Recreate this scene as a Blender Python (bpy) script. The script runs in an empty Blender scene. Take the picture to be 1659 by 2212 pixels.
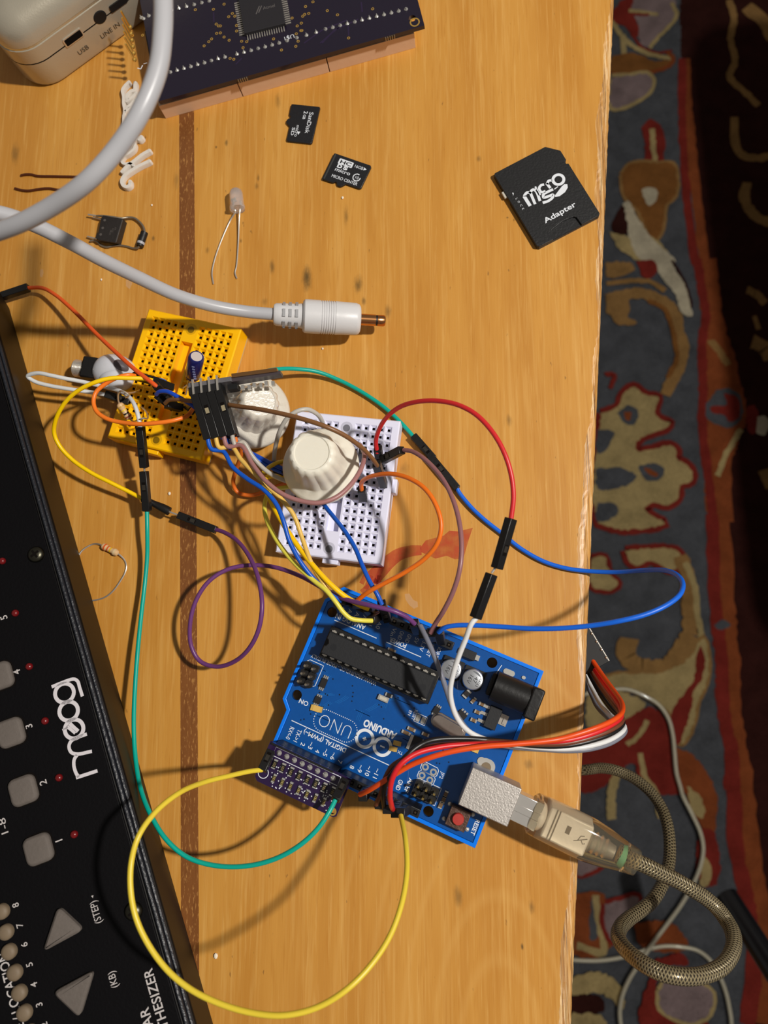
import bpy, bmesh, math, random
from mathutils import Vector, Matrix
random.seed(7)
V = Vector
S = 0.001                      # the helpers below take millimetres
scene = bpy.context.scene
COL = scene.collection

# ------------------------------------------------------------------ camera
F_PX, PW, PH = 1700.0, 1659.0, 2212.0
CAM_H = 255.85
TH, PHI = 0.17079, 0.11487
CAM_R = Matrix.Rotation(PHI, 3, 'Y') @ Matrix.Rotation(TH, 3, 'X')
CAM_P = V((0, 0, CAM_H))
cd = bpy.data.cameras.new('camera')
cam = bpy.data.objects.new('camera', cd)
COL.objects.link(cam)
cam.matrix_world = Matrix.Translation(CAM_P * S) @ CAM_R.to_4x4()
cd.sensor_fit = 'VERTICAL'
cd.sensor_height = 36
cd.lens = F_PX / PH * 36
cd.clip_start = 0.01
cd.clip_end = 50
cd.dof.use_dof = True
cd.dof.focus_distance = 0.247
cd.dof.aperture_fstop = 17
scene.camera = cam

# ------------------------------------------------------------------ light
scene.view_settings.view_transform = 'Standard'
scene.view_settings.look = 'None'
scene.view_settings.gamma = 1
scene.view_settings.exposure = 0.0
world = bpy.data.worlds.new('world')
scene.world = world
world.use_nodes = True
bg = world.node_tree.nodes['Background']
bg.inputs[0].default_value = (1.0, 0.93, 0.84, 1)
bg.inputs[1].default_value = 0.18
LDIR = V((0.64, 0.03, 1.0))    # towards the room's lamp
LPOS = V((640, 60, 960))
ld = bpy.data.lights.new('room_lamp', 'AREA')
ld.shape = 'DISK'
ld.size = 0.055
ld.energy = 14.2
ld.color = (1.0, 0.95, 0.88)
lo = bpy.data.objects.new('room_lamp', ld)
COL.objects.link(lo)
lo.location = LPOS * S
lo.rotation_euler = (LPOS - V((10, 10, 0))).to_track_quat('Z', 'Y').to_euler()


# ------------------------------------------------------------------ measuring helpers
def at(px, py, z=0.0):
    """the point at height z (mm) seen at photograph pixel px, py"""
    d = CAM_R @ V(((px - PW / 2) / F_PX, -(py - PH / 2) / F_PX, -1))
    return CAM_P + d * ((z - CAM_P.z) / d.z)


def atp(px, py, p0, n):
    d = CAM_R @ V(((px - PW / 2) / F_PX, -(py - PH / 2) / F_PX, -1))
    return CAM_P + d * ((p0 - CAM_P).dot(n) / d.dot(n))


def frame(o, x, z=V((0, 0, 1))):
    x = V(x).normalized()
    y = V(z).cross(x).normalized()
    zz = x.cross(y)
    m = Matrix((x, y, zz)).transposed().to_4x4()
    m.translation = V(o)
    return m


def zframe(o, z, hint=V((1, 0, 0))):
    z = V(z).normalized()
    if abs(z.dot(hint)) > .95: hint = V((0, 1, 0))
    y = z.cross(hint).normalized()
    x = y.cross(z)
    m = Matrix((x, y, z)).transposed().to_4x4()
    m.translation = V(o)
    return m


def lin(c):
    return tuple((v / 255 / 12.92 if v / 255 <= .04045 else ((v / 255 + .055) / 1.055) ** 2.4) for v in c) + (1,)


def spline(P, n=8):
    P = [V(p) for p in P]
    if len(P) < 3: return P
    Q = [2 * P[0] - P[1]] + P + [2 * P[-1] - P[-2]]
    out = []
    for i in range(1, len(Q) - 2):
        a, b, c, d = Q[i - 1:i + 3]
        t1 = max((b - a).length, 1e-6) ** .5; t2 = max((c - b).length, 1e-6) ** .5; t3 = max((d - c).length, 1e-6) ** .5
        m1 = ((b - a) / t1 - (c - a) / (t1 + t2) + (c - b) / t2) * t2
        m2 = ((c - b) / t2 - (d - b) / (t2 + t3) + (d - c) / t3) * t2
        for k in range(n):
            t = k / n
            out.append(b * (2 * t ** 3 - 3 * t * t + 1) + m1 * (t ** 3 - 2 * t * t + t) + c * (-2 * t ** 3 + 3 * t * t) + m2 * (t ** 3 - t * t))
    out.append(P[-1])
    return out


# ------------------------------------------------------------------ materials
def mat(name, col, rough=.5, metal=0, spec=.5, bump=0, bscale=300, var=0, trans=0, sss=0, coat=0, ior=1.45, alpha=1):
    m = bpy.data.materials.new(name)
    m.use_nodes = True
    nt = m.node_tree
    b = nt.nodes['Principled BSDF']
    c = lin(col)
    b.inputs['Base Color'].default_value = c
    b.inputs['Roughness'].default_value = rough
    b.inputs['Metallic'].default_value = metal
    b.inputs['Specular IOR Level'].default_value = spec
    b.inputs['IOR'].default_value = ior
    b.inputs['Transmission Weight'].default_value = trans
    b.inputs['Coat Weight'].default_value = coat
    b.inputs['Alpha'].default_value = alpha
    if sss:
        b.inputs['Subsurface Weight'].default_value = sss
        b.inputs['Subsurface Radius'].default_value = (.004, .0035, .003)
        b.inputs['Subsurface Scale'].default_value = .6
    if bump or var:
        tc = nt.nodes.new('ShaderNodeTexCoord')
        n = nt.nodes.new('ShaderNodeTexNoise')
        n.inputs['Scale'].default_value = bscale
        n.inputs['Detail'].default_value = 3
        nt.links.new(tc.outputs['Object'], n.inputs['Vector'])
        if bump:
            bp = nt.nodes.new('ShaderNodeBump')
            bp.inputs['Strength'].default_value = bump
            bp.inputs['Distance'].default_value = .0004
            nt.links.new(n.outputs['Fac'], bp.inputs['Height'])
            nt.links.new(bp.outputs[0], b.inputs['Normal'])
        if var:
            r = nt.nodes.new('ShaderNodeMix'); r.data_type = 'RGBA'
            r.inputs['A'].default_value = tuple(x * (1 - var) for x in c[:3]) + (1,)
            r.inputs['B'].default_value = tuple(min(1, x * (1 + var)) for x in c[:3]) + (1,)
            nt.links.new(n.outputs['Fac'], r.inputs['Factor'])
            nt.links.new(r.outputs['Result'], b.inputs['Base Color'])
    return m


BLACKP = mat('black_plastic', (22, 21, 21), .42, bump=.15, bscale=900)
BLACKM = mat('black_matte', (14, 14, 15), .6)
CHIPM = mat('chip_black', (27, 28, 31), .6, bump=.1, bscale=1500)
METAL = mat('tinned_metal', (214, 208, 198), .3, .75)
DULL = mat('dull_metal', (160, 148, 130), .42, .8, bump=.2, bscale=800)
GOLD = mat('gold_plating', (236, 190, 96), .3, .75)
INK = mat('white_ink', (222, 226, 232), .6)
HOLE = mat('dark_recess', (16, 12, 10), .9, spec=.1)
_w = {}


def plastic(c, rough=.36):
    if c not in _w: _w[c] = mat('wire_insulation_%d' % len(_w), c, rough, spec=.5)
    return _w[c]


# ------------------------------------------------------------------ mesh builder
class MB:
    def __init__(s):
        s.v = []; s.f = []; s.m = []; s.uv = {}

    def add(s, vs, fs, mi=0):
        k = len(s.v)
        s.v += [V(p) for p in vs]
        s.f += [tuple(i + k for i in f) for f in fs]
        s.m += [mi] * len(fs)
        return s

    def box(s, c, d, M=None, mi=0):
        M = M or Matrix()
        x, y, z = d[0] / 2, d[1] / 2, d[2] / 2
        vs = [M @ (V(c) + V((a * x, b * y, e * z))) for a in (-1, 1) for b in (-1, 1) for e in (-1, 1)]
        return s.add(vs, [(0, 1, 3, 2), (4, 6, 7, 5), (0, 4, 5, 1), (2, 3, 7, 6), (0, 2, 6, 4), (1, 5, 7, 3)], mi)

    def prism(s, poly, z0, z1, M=None, mi=0, inset=0):
        M = M or Matrix(); n = len(poly)
        a = sum(poly[i][0] * poly[(i + 1) % n][1] - poly[(i + 1) % n][0] * poly[i][1] for i in range(n))
        if a < 0: poly = poly[::-1]
        top = poly
        if inset:
            top = offset(poly, -inset)
            zm = z1 - inset
            vs = [M @ V((x, y, z0)) for x, y in poly] + [M @ V((x, y, zm)) for x, y in poly] + [M @ V((x, y, z1)) for x, y in top]
            fs = [tuple(range(n))[::-1], tuple(range(2 * n, 3 * n))]
            for i in range(n):
                j = (i + 1) % n
                fs += [(i, j, n + j, n + i), (n + i, n + j, 2 * n + j, 2 * n + i)]
            return s.add(vs, fs, mi)
        vs = [M @ V((x, y, z0)) for x, y in poly] + [M @ V((x, y, z1)) for x, y in poly]
        fs = [tuple(range(n))[::-1], tuple(range(n, 2 * n))] + [(i, (i + 1) % n, n + (i + 1) % n, n + i) for i in range(n)]
        return s.add(vs, fs, mi)

    def flat(s, poly3, mi=0):
        return s.add(poly3, [tuple(range(len(poly3)))], mi)

    def tube(s, P, r, n=12, mi=0, caps=True):
        P = [V(p) for p in P]
        L = len(P)
        T = [(P[min(i + 1, L - 1)] - P[max(i - 1, 0)]).normalized() for i in range(L)]
        u = T[0].orthogonal().normalized()
        k = len(s.v); d = 0
        for i in range(L):
            if i: d += (P[i] - P[i - 1]).length
            u = (u - T[i] * u.dot(T[i])).normalized()
            w = T[i].cross(u)
            rr = r(i / (L - 1)) if callable(r) else r
            for j in range(n):
                a = 2 * math.pi * j / n
                s.v.append(P[i] + (u * math.cos(a) + w * math.sin(a)) * rr)
        for i in range(L - 1):
            for j in range(n):
                a = k + i * n + j; b = k + i * n + (j + 1) % n
                s.f.append((a, b, b + n, a + n)); s.m.append(mi)
                s.uv[len(s.f) - 1] = [(j / n, i), ((j + 1) / n, i), ((j + 1) / n, i + 1), (j / n, i + 1)]
        if caps:
            s.f.append(tuple(k + j for j in range(n))[::-1]); s.m.append(mi)
            s.f.append(tuple(k + (L - 1) * n + j for j in range(n))); s.m.append(mi)
        return s

    def lathe(s, prof, M=None, n=40, mi=0, rf=None):
        M = M or Matrix(); k = len(s.v)
        for i, (r, z) in enumerate(prof):
            for j in range(n):
                a = 2 * math.pi * j / n
                q = r * (rf(a, i) if rf else 1)
                s.v.append(M @ V((q * math.cos(a), q * math.sin(a), z)))
        for i in range(len(prof) - 1):
            for j in range(n):
                a = k + i * n + j; b = k + i * n + (j + 1) % n
                s.f.append((a, b, b + n, a + n)); s.m.append(mi)
        s.f.append(tuple(k + j for j in range(n))[::-1]); s.m.append(mi)
        s.f.append(tuple(k + (len(prof) - 1) * n + j for j in range(n))); s.m.append(mi)
        return s

    def cyl(s, a, b, r, n=20, mi=0, r2=None):
        M = zframe(a, V(b) - V(a))
        return s.lathe([(r, 0), (r2 or r, (V(b) - V(a)).length)], M, n, mi)

    def ball(s, c, r, M=None, mi=0, n=16, sc=(1, 1, 1)):
        M = M or Matrix.Translation(V(c))
        pr = [(max(.01, math.sin(math.pi * i / 10)) * r, -math.cos(math.pi * i / 10) * r) for i in range(11)]
        return s.lathe(pr, M @ Matrix.Diagonal((*sc, 1)), n, mi)

    def ring(s, c, r, w, h=.05, M=None, mi=0, n=40, a0=0, a1=2 * math.pi):
        """a flat ring or arc of width w lying at height c[2]"""
        M = M or Matrix(); k = len(s.v); st = n
        for i in range(st + 1):
            a = a0 + (a1 - a0) * i / st
            for q in (r - w / 2, r + w / 2):
                s.v.append(M @ V((c[0] + q * math.cos(a), c[1] + q * math.sin(a), c[2])))
        for i in range(st):
            s.f.append((k + 2 * i, k + 2 * i + 1, k + 2 * i + 3, k + 2 * i + 2)); s.m.append(mi)
        return s

    def stroke(s, P, w, M=None, mi=0, n=6, smooth=True):
        """a flat band of width w along 2-D/3-D points"""
        M = M or Matrix()
        Q = [V((p[0], p[1], p[2] if len(p) > 2 else 0)) for p in P]
        if smooth and len(Q) > 2: Q = spline(Q, n)
        k = len(s.v); L = len(Q)
        for i in range(L):
            t = (Q[min(i + 1, L - 1)] - Q[max(i - 1, 0)]).normalized()
            nn = V((-t.y, t.x, 0)).normalized() * ((w(i / (L - 1)) if callable(w) else w) / 2)
            s.v += [M @ (Q[i] - nn), M @ (Q[i] + nn)]
        for i in range(L - 1):
            s.f.append((k + 2 * i, k + 2 * i + 2, k + 2 * i + 3, k + 2 * i + 1)); s.m.append(mi)
        return s

    def text(s, txt, M, h, mi=0, bold=0, ax='CENTER', width=None, thick=0):
        """lettering with capital height h whose baseline starts at M; ax is the horizontal anchor"""
        cu = bpy.data.curves.new('t', 'FONT')
        cu.body = txt; cu.size = 1; cu.align_x = ax; cu.offset = bold; cu.resolution_u = 3
        ob = bpy.data.objects.new('t', cu)
        COL.objects.link(ob)
        me = bpy.data.meshes.new_from_object(ob.evaluated_get(bpy.context.evaluated_depsgraph_get()))
        if len(me.vertices):
            xs = [v.co.x for v in me.vertices]
            kx = k0 = h / .70
            if width: kx = width / max(1e-6, max(xs) - min(xs))
            s.add([M @ V((v.co.x * kx, v.co.y * k0, 0)) for v in me.vertices], [tuple(p.vertices) for p in me.polygons], mi)
        bpy.data.objects.remove(ob); bpy.data.curves.remove(cu); bpy.data.meshes.remove(me)
        return s

    def build(s, name, mats, parent=None, smooth=False, bevel=0, label=None, sub=0, fix=False):
        me = bpy.data.meshes.new(name)
        o0 = V((0, 0, 0))
        if parent is not None: o0 = V(parent['origin_mm'])
        me.from_pydata([(p - o0) * S for p in s.v], [], s.f)
        mats = mats if isinstance(mats, (list, tuple)) else [mats]
        for m in mats: me.materials.append(m)
        me.polygons.foreach_set('material_index', s.m)
        if s.uv:
            ul = me.uv_layers.new(name='UVMap')
            for fi, uvs in s.uv.items():
                for li, uv in zip(me.polygons[fi].loop_indices, uvs): ul.data[li].uv = uv
        if fix:
            bm = bmesh.new(); bm.from_mesh(me); bmesh.ops.recalc_face_normals(bm, faces=bm.faces); bm.to_mesh(me); bm.free()
        me.validate(); me.update()
        if smooth:
            me.polygons.foreach_set('use_smooth', [True] * len(me.polygons))
            me.set_sharp_from_angle(angle=math.radians(38))
        o = bpy.data.objects.new(name, me)
        COL.objects.link(o)
        if parent is not None: o.parent = parent
        o['origin_mm'] = list(o0)
        if bevel:
            b = o.modifiers.new('bevel', 'BEVEL'); b.width = bevel * S; b.segments = 2; b.limit_method = 'ANGLE'; b.angle_limit = math.radians(40)
            me.polygons.foreach_set('use_smooth', [True] * len(me.polygons)); me.set_sharp_from_angle(angle=math.radians(60))
        if sub:
            b = o.modifiers.new('sub', 'SUBSURF'); b.levels = b.render_levels = sub
        if label: o['label'] = label
        return o


def offset(poly, d):
    n = len(poly)
    a = sum(poly[i][0] * poly[(i + 1) % n][1] - poly[(i + 1) % n][0] * poly[i][1] for i in range(n))
    if a < 0: d = -d
    out = []
    for i in range(n):
        p0, p1, p2 = V(poly[i - 1]), V(poly[i]), V(poly[(i + 1) % n])
        e1 = (p1 - p0).normalized(); e2 = (p2 - p1).normalized()
        n1 = V((e1.y, -e1.x)); n2 = V((e2.y, -e2.x))
        q = p1 + (n1 + n2) * (d / max(.3, 1 + n1.dot(n2)))
        out.append((q.x, q.y))
    return out


def rrect(w, h, r, n=5):
    out = []
    for cx, cy, a0 in ((w / 2 - r, h / 2 - r, 0), (-w / 2 + r, h / 2 - r, 90), (-w / 2 + r, -h / 2 + r, 180), (w / 2 - r, -h / 2 + r, 270)):
        for i in range(n + 1):
            a = math.radians(a0 + 90 * i / n)
            out.append((cx + r * math.cos(a), cy + r * math.sin(a)))
    return out


def circ(x, y, r, n=24):
    return [(x + r * math.cos(2 * math.pi * i / n), y + r * math.sin(2 * math.pi * i / n)) for i in range(n)]


def holed(mb, outline, holes, z0, z1, M, mi=0):
    """a plate with real holes through it"""
    cu = bpy.data.curves.new('h', 'CURVE'); cu.dimensions = '2D'; cu.fill_mode = 'BOTH'; cu.extrude = (z1 - z0) / 2
    for pl in [outline] + holes:
        sp = cu.splines.new('POLY'); sp.points.add(len(pl) - 1); sp.use_cyclic_u = True
        for p, q in zip(sp.points, pl): p.co = (q[0], q[1], 0, 1)
    ob = bpy.data.objects.new('h', cu); COL.objects.link(ob)
    me = bpy.data.meshes.new_from_object(ob.evaluated_get(bpy.context.evaluated_depsgraph_get()))
    zm = (z0 + z1) / 2
    mb.add([M @ (v.co + V((0, 0, zm))) for v in me.vertices], [tuple(p.vertices) for p in me.polygons], mi)
    bpy.data.objects.remove(ob); bpy.data.curves.remove(cu); bpy.data.meshes.remove(me)


def thing(name, label, cat, o=(0, 0, 0), group=None):
    e = bpy.data.objects.new(name, None)
    COL.objects.link(e)
    e.empty_display_size = .005
    e.location = V(o) * S
    e['origin_mm'] = list(o)
    return tag(e, label, cat, group)


def tag(o, label, cat, group=None, kind=None):
    o['label'] = label; o['category'] = cat
    if group: o['group'] = group
    if kind: o['kind'] = kind
    return o


# ================================================================== SETTING: floor, rug, table
FZ = -730.0
tag(MB().box((0, 0, FZ - 14), (4000, 4000, 20)).build('floor', mat('floor_boards', (70, 45, 25), .5, var=.3, bscale=4)), 'brown floor under the rug', 'floor')
bpy.data.objects['floor']['kind'] = 'structure'


def rug_mat(name, c):
    m = mat(name, c, .95, spec=.05)
    nt = m.node_tree; b = nt.nodes['Principled BSDF']
    tc = nt.nodes.new('ShaderNodeTexCoord')
    n1 = nt.nodes.new('ShaderNodeTexNoise'); n1.inputs['Scale'].default_value = 520; n1.inputs['Detail'].default_value = 4
    n2 = nt.nodes.new('ShaderNodeTexNoise'); n2.inputs['Scale'].default_value = 45; n2.inputs['Detail'].default_value = 3
    ad = nt.nodes.new('ShaderNodeMath'); ad.operation = 'MULTIPLY_ADD'; ad.inputs[1].default_value = .6
    ms = nt.nodes.new('ShaderNodeMath'); ms.operation = 'MULTIPLY'; ms.inputs[1].default_value = .6
    mx = nt.nodes.new('ShaderNodeMix'); mx.data_type = 'RGBA'
    L = lin(c)
    mx.inputs['A'].default_value = (*[x * .12 for x in L[:3]], 1); mx.inputs['B'].default_value = (*[min(1, x * 1.8) for x in L[:3]], 1)
    bp = nt.nodes.new('ShaderNodeBump'); bp.inputs['Strength'].default_value = .8; bp.inputs['Distance'].default_value = .002
    nt.links.new(tc.outputs['Object'], n1.inputs['Vector']); nt.links.new(tc.outputs['Object'], n2.inputs['Vector'])
    nt.links.new(n2.outputs['Fac'], ms.inputs[0]); nt.links.new(n1.outputs['Fac'], ad.inputs[0]); nt.links.new(ms.outputs[0], ad.inputs[2])
    nt.links.new(ad.outputs[0], mx.inputs['Factor']); nt.links.new(mx.outputs['Result'], b.inputs['Base Color'])
    nt.links.new(n1.outputs['Fac'], bp.inputs['Height']); nt.links.new(bp.outputs[0], b.inputs['Normal'])
    return m


RC = dict(slate=(62, 64, 68), beige=(134, 118, 80), tan=(116, 88, 52), brown=(102, 66, 32), red=(98, 32, 26), rust=(106, 54, 28),
          mauve=(104, 90, 90), maroon=(40, 18, 15), dark=(40, 26, 22), white=(150, 142, 122))
RK = list(RC)
RMATS = [rug_mat('rug_wool_' + k, RC[k]) for k in RK]
rug = MB()
rug.prism([(-700, -900), (900, -900), (900, 900), (-700, 900)], FZ - 4, FZ, mi=RK.index('slate'))
_lay = [0]


def jag(P, amp=2.0, step=4.0):
    out = []
    for i in range(len(P)):
        a, b = P[i], P[(i + 1) % len(P)]
        n = max(1, int((b - a).length / step))
        for k in range(n):
            q = a.lerp(b, k / n)
            out.append(q + V((random.uniform(-amp, amp), random.uniform(-amp, amp), 0)) * (.5 if k == 0 else 1))
    return out


def rpoly(c, o, s, pts, edge=None, ew=8):
    P = [at(o[0] + x / s, o[1] + y / s, FZ) for x, y in pts]
    P = [p for p in spline(P + [P[0]], 3)][:-1]
    if edge:
        _lay[0] += 1
        z = FZ + .04 * _lay[0]
        for q in [P]:
            rug.stroke([(p.x, p.y, z) for p in jag(q, 1.0) + [q[0]]], ew, mi=RK.index(edge), smooth=False)
    _lay[0] += 1
    z = FZ + .04 * _lay[0]
    rug.flat([V((p.x, p.y, z)) for p in jag(P, 1.5, 3.0)], RK.index(c))


def rline(c, o, s, pts, w):
    _lay[0] += 1
    z = FZ + .04 * _lay[0]
    P = spline([at(o[0] + x / s, o[1] + y / s, z) for x, y in pts], 6)
    mm = 1 / s / 1.72
    rug.stroke([(p.x + random.uniform(-.7, .7), p.y + random.uniform(-.7, .7), z) for p in P], lambda t: w * mm * random.uniform(.85, 1.15), mi=RK.index(c), smooth=False)


A, sA = (1259, 0), 3.95
B_, sB = (1259, 560), 3.95
Cc, sC = (1200, 1200), 3.614
D_, sD = (1080, 1620), 2.865
# dark field and tan arabesques beyond the border
rpoly('maroon', (0, 0), 1, [(1470, -60), (1760, -60), (1760, 2300), (1640, 2300), (1610, 1900), (1560, 1500), (1545, 1100), (1530, 700), (1495, 400), (1470, 100)])
for pts, w, c in [([(1250, 0), (1290, 160), (1260, 330), (1300, 520), (1250, 650), (1400, 800), (1500, 900)], 60, 'tan'),
                  ([(1400, 60), (1560, 200), (1620, 330)], 120, 'tan'), ([(1290, 1000), (1330, 1300), (1480, 1350), (1600, 1330)], 70, 'tan'),
                  ([(1400, 1560), (1380, 1700), (1480, 1850), (1600, 1900)], 90, 'tan')]:
    rline(c, A, sA, pts, w)
for pts, w, c in [([(1400, 260), (1480, 300), (1560, 380)], 70, 'tan'), ([(1450, 700), (1560, 760), (1600, 850)], 120, 'tan'), ([(1460, 480), (1500, 600)], 40, 'tan'),
                  ([(1540, 1800), (1600, 1950)], 90, 'tan')]:
    rline(c, B_, sB, pts, w)
rline('rust', A, sA, [(880, 500), (880, 800), (900, 1000), (930, 1300), (960, 1600), (1000, 1900), (1040, 2260)], 90)
rline('red', A, sA, [(850, 500), (845, 800), (850, 1000), (860, 1300), (880, 1600), (910, 1900), (960, 2260)], 70)
rline('rust', B_, sB, [(1050, 0), (1080, 300), (1110, 520), (1200, 800), (1240, 1000), (1200, 1400), (1180, 1700), (1180, 2240)], 170)
rpoly('rust', B_, sB, [(1030, 420), (1150, 500), (1230, 760), (1340, 1040), (1400, 1300), (1330, 1560), (1240, 1800), (1200, 2212), (1080, 2212), (1040, 1700), (1040, 1000)])
rline('red', B_, sB, [(970, 0), (1000, 150), (1020, 300), (1050, 450), (1020, 700), (1020, 900), (1030, 1100), (1020, 1400), (1050, 1700), (1090, 2000), (1110, 2240)], 75)
rline('tan', B_, sB, [(1090, 690), (1160, 780), (1240, 900)], 60)
rpoly('slate', B_, sB, [(1140, 1120), (1240, 1100), (1340, 1160), (1360, 1330), (1280, 1440), (1160, 1420), (1060, 1360), (1050, 1250)])
rpoly('red', B_, sB, [(1200, 1140), (1320, 1180), (1340, 1280), (1330, 1350), (1250, 1390), (1210, 1330), (1110, 1310), (1080, 1260), (1180, 1250), (1230, 1240)])
rpoly('red', B_, sB, [(1400, 1260), (1460, 1250), (1500, 1330), (1480, 1480), (1420, 1490), (1390, 1380)])
rpoly('white', B_, sB, [(1490, 1350), (1550, 1340), (1590, 1410), (1550, 1500), (1480, 1480)])
rline('beige', B_, sB, [(1350, 1450), (1230, 1650), (1150, 1850)], 45)
rline('rust', Cc, sC, [(1290, -320), (1330, 350), (1350, 600), (1370, 900), (1380, 1200), (1420, 1500), (1430, 1830)], 130)
rline('red', Cc, sC, [(1225, -320), (1240, 250), (1270, 600), (1300, 850), (1300, 1050), (1330, 1350), (1380, 1550), (1370, 1830)], 95)
rpoly('slate', Cc, sC, [(1230, 540), (1300, 500), (1370, 540), (1330, 570), (1260, 580)])
rline('rust', D_, sD, [(1480, 0), (1530, 400), (1560, 700), (1620, 1000), (1650, 1300), (1640, 1700)], 110)
rline('red', D_, sD, [(1430, 0), (1450, 300), (1460, 600), (1520, 900), (1560, 1100), (1570, 1400), (1530, 1700)], 80)
# top motif
rpoly('mauve', A, sA, [(420, -30), (770, -30), (790, 130), (740, 230), (650, 320), (560, 400), (490, 380), (470, 200), (400, 80)])
rline('beige', A, sA, [(760, 20), (800, 130), (720, 240), (640, 320), (570, 410)], 35)
rpoly('red', A, sA, [(255, 90), (380, -20), (430, 0), (410, 100), (570, 120), (540, 140), (430, 130), (470, 220), (470, 310), (430, 330), (360, 230), (260, 200)])
rline('beige', A, sA, [(390, 85), (500, 100), (640, 125)], 35)
rline('red', A, sA, [(430, 120), (500, 125), (570, 122)], 25)
rline('red', A, sA, [(430, 300), (490, 390), (570, 430), (650, 450), (760, 430)], 25)
rline('beige', A, sA, [(240, 180), (340, 310), (400, 370), (520, 440), (640, 480), (760, 495)], 45)
rline('beige', A, sA, [(340, 300), (350, 470)], 45)
rpoly('brown', A, sA, [(240, 490), (440, 460), (620, 530), (740, 520), (740, 575), (600, 630), (400, 650), (240, 640)])
rline('rust', A, sA, [(240, 630), (400, 640), (600, 610), (740, 560), (770, 490), (720, 440)], 40)
rpoly('mauve', A, sA, [(240, 660), (400, 655), (540, 635), (590, 690), (565, 780), (480, 850), (350, 915), (240, 920)], 'beige', 10)
rpoly('red', A, sA, [(500, 1090), (570, 1020), (660, 1080), (700, 1200), (690, 1330), (690, 1410), (530, 1410), (530, 1250)])
rline('beige', A, sA, [(590, 1100), (600, 1230), (620, 1400)], 48)
rpoly('brown', A, sA, [(330, 1500), (400, 1410), (520, 1390), (640, 1400), (760, 1400), (800, 1520), (780, 1680), (700, 1760), (690, 1850), (660, 2000), (600, 2060), (520, 1900), (450, 1770), (370, 1700), (340, 1600)], 'tan', 8)
rpoly('white', A, sA, [(500, 1620), (560, 1600), (630, 1630), (630, 1700), (570, 1760), (530, 1720)])
rpoly('maroon', A, sA, [(310, 1790), (350, 1740), (380, 2000), (320, 2010), (240, 1960)])
rpoly('beige', A, sA, [(220, 1980), (380, 2020), (520, 2000), (640, 2060), (740, 2180), (760, 2240), (500, 2240), (380, 2180), (280, 2090)])
rpoly('white', A, sA, [(340, 1740), (390, 1720), (440, 1820), (510, 1930), (590, 2040), (690, 2130), (790, 2240), (500, 2230), (400, 2050), (380, 1900)])
rpoly('white', B_, sB, [(560, -20), (700, -30), (800, 120), (880, 240), (910, 360), (935, 490), (880, 490), (820, 420), (790, 310), (700, 200), (640, 100)])
rline('maroon', B_, sB, [(760, 10), (850, 150), (900, 270), (930, 420)], 22)
rpoly('red', B_, sB, [(450, 20), (600, 20), (630, 110), (560, 170), (510, 160), (480, 70)])
rpoly('tan', B_, sB, [(200, 30), (400, 30), (440, 90), (370, 140), (200, 160)])
rline('tan', B_, sB, [(200, 210), (450, 180), (600, 200), (700, 270)], 45)
rline('tan', B_, sB, [(200, 340), (330, 310), (500, 290), (620, 330), (740, 400), (800, 500), (820, 640), (860, 740), (830, 900), (770, 1020), (700, 1160)], 100)
rline('brown', B_, sB, [(560, 350), (700, 430), (750, 560), (790, 720), (800, 860), (720, 1010)], 40)
rpoly('tan', B_, sB, [(200, 330), (370, 330), (400, 430), (380, 500), (460, 540), (420, 570), (290, 560), (230, 480), (200, 460)])
rpoly('beige', B_, sB, [(150, 1320), (300, 1260), (340, 1160), (430, 1090), (500, 1140), (560, 1170), (640, 1180), (620, 1260), (610, 1310), (660, 1370), (740, 1400), (700, 1450), (600, 1480), (460, 1560), (460, 1640), (560, 1630), (740, 1590), (800, 1640), (790, 1700), (860, 1740), (930, 1820), (920, 1900), (830, 1930), (810, 2040), (720, 2100), (600, 2080), (520, 2130), (600, 2200), (700, 2260), (130, 2260)], 'red', 13)
rpoly('slate', B_, sB, [(290, 1320), (380, 1250), (460, 1290), (450, 1400), (380, 1420)])
rpoly('rust', B_, sB, [(345, 1310), (405, 1310), (400, 1370), (370, 1380)])
rpoly('slate', B_, sB, [(470, 1770), (620, 1745), (690, 1790), (680, 1860), (570, 1900), (500, 1850)])
rpoly('rust', B_, sB, [(520, 1780), (590, 1800), (640, 1850), (600, 1860), (540, 1820)])
rpoly('slate', B_, sB, [(120, 1790), (300, 1780), (460, 1850), (380, 1930), (120, 1960)])
rpoly('slate', B_, sB, [(120, 1460), (270, 1480), (240, 1560), (190, 1640), (120, 1660)])
rpoly('slate', B_, sB, [(120, 2080), (280, 2090), (290, 2180), (120, 2240)])
rline('red', B_, sB, [(190, 980), (270, 990), (230, 1100)], 40)
rpoly('beige', Cc, sC, [(540, -40), (940, -40), (990, 60), (900, 120), (820, 80), (740, 40), (650, 80), (580, 60)], 'red', 12)
rpoly('beige', Cc, sC, [(280, 20), (380, 10), (420, 150), (490, 220), (430, 270), (280, 240)], 'red', 10)
rline('tan', Cc, sC, [(970, 0), (1030, 150), (1040, 330), (1050, 480), (1050, 620)], 110)
rline('beige', Cc, sC, [(1010, 50), (1090, 250), (1110, 450), (1140, 640)], 45)
rline('tan', Cc, sC, [(1060, 620), (980, 740), (880, 870), (740, 880), (620, 850), (545, 760), (580, 650)], 130)
rpoly('beige', Cc, sC, [(380, 950), (560, 920), (800, 920), (1040, 800), (1150, 640), (1190, 850), (1170, 1000), (1100, 1150), (1080, 1280), (1000, 1450), (960, 1470), (900, 1240), (760, 1130), (600, 1050), (380, 1010)], 'tan', 8)
rpoly('red', Cc, sC, [(1130, 700), (1160, 800), (1140, 960), (1070, 1060), (1060, 1180), (1020, 1300), (950, 1480), (890, 1400), (900, 1250), (940, 1150), (1030, 1030), (1080, 960), (1090, 800)])
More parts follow.
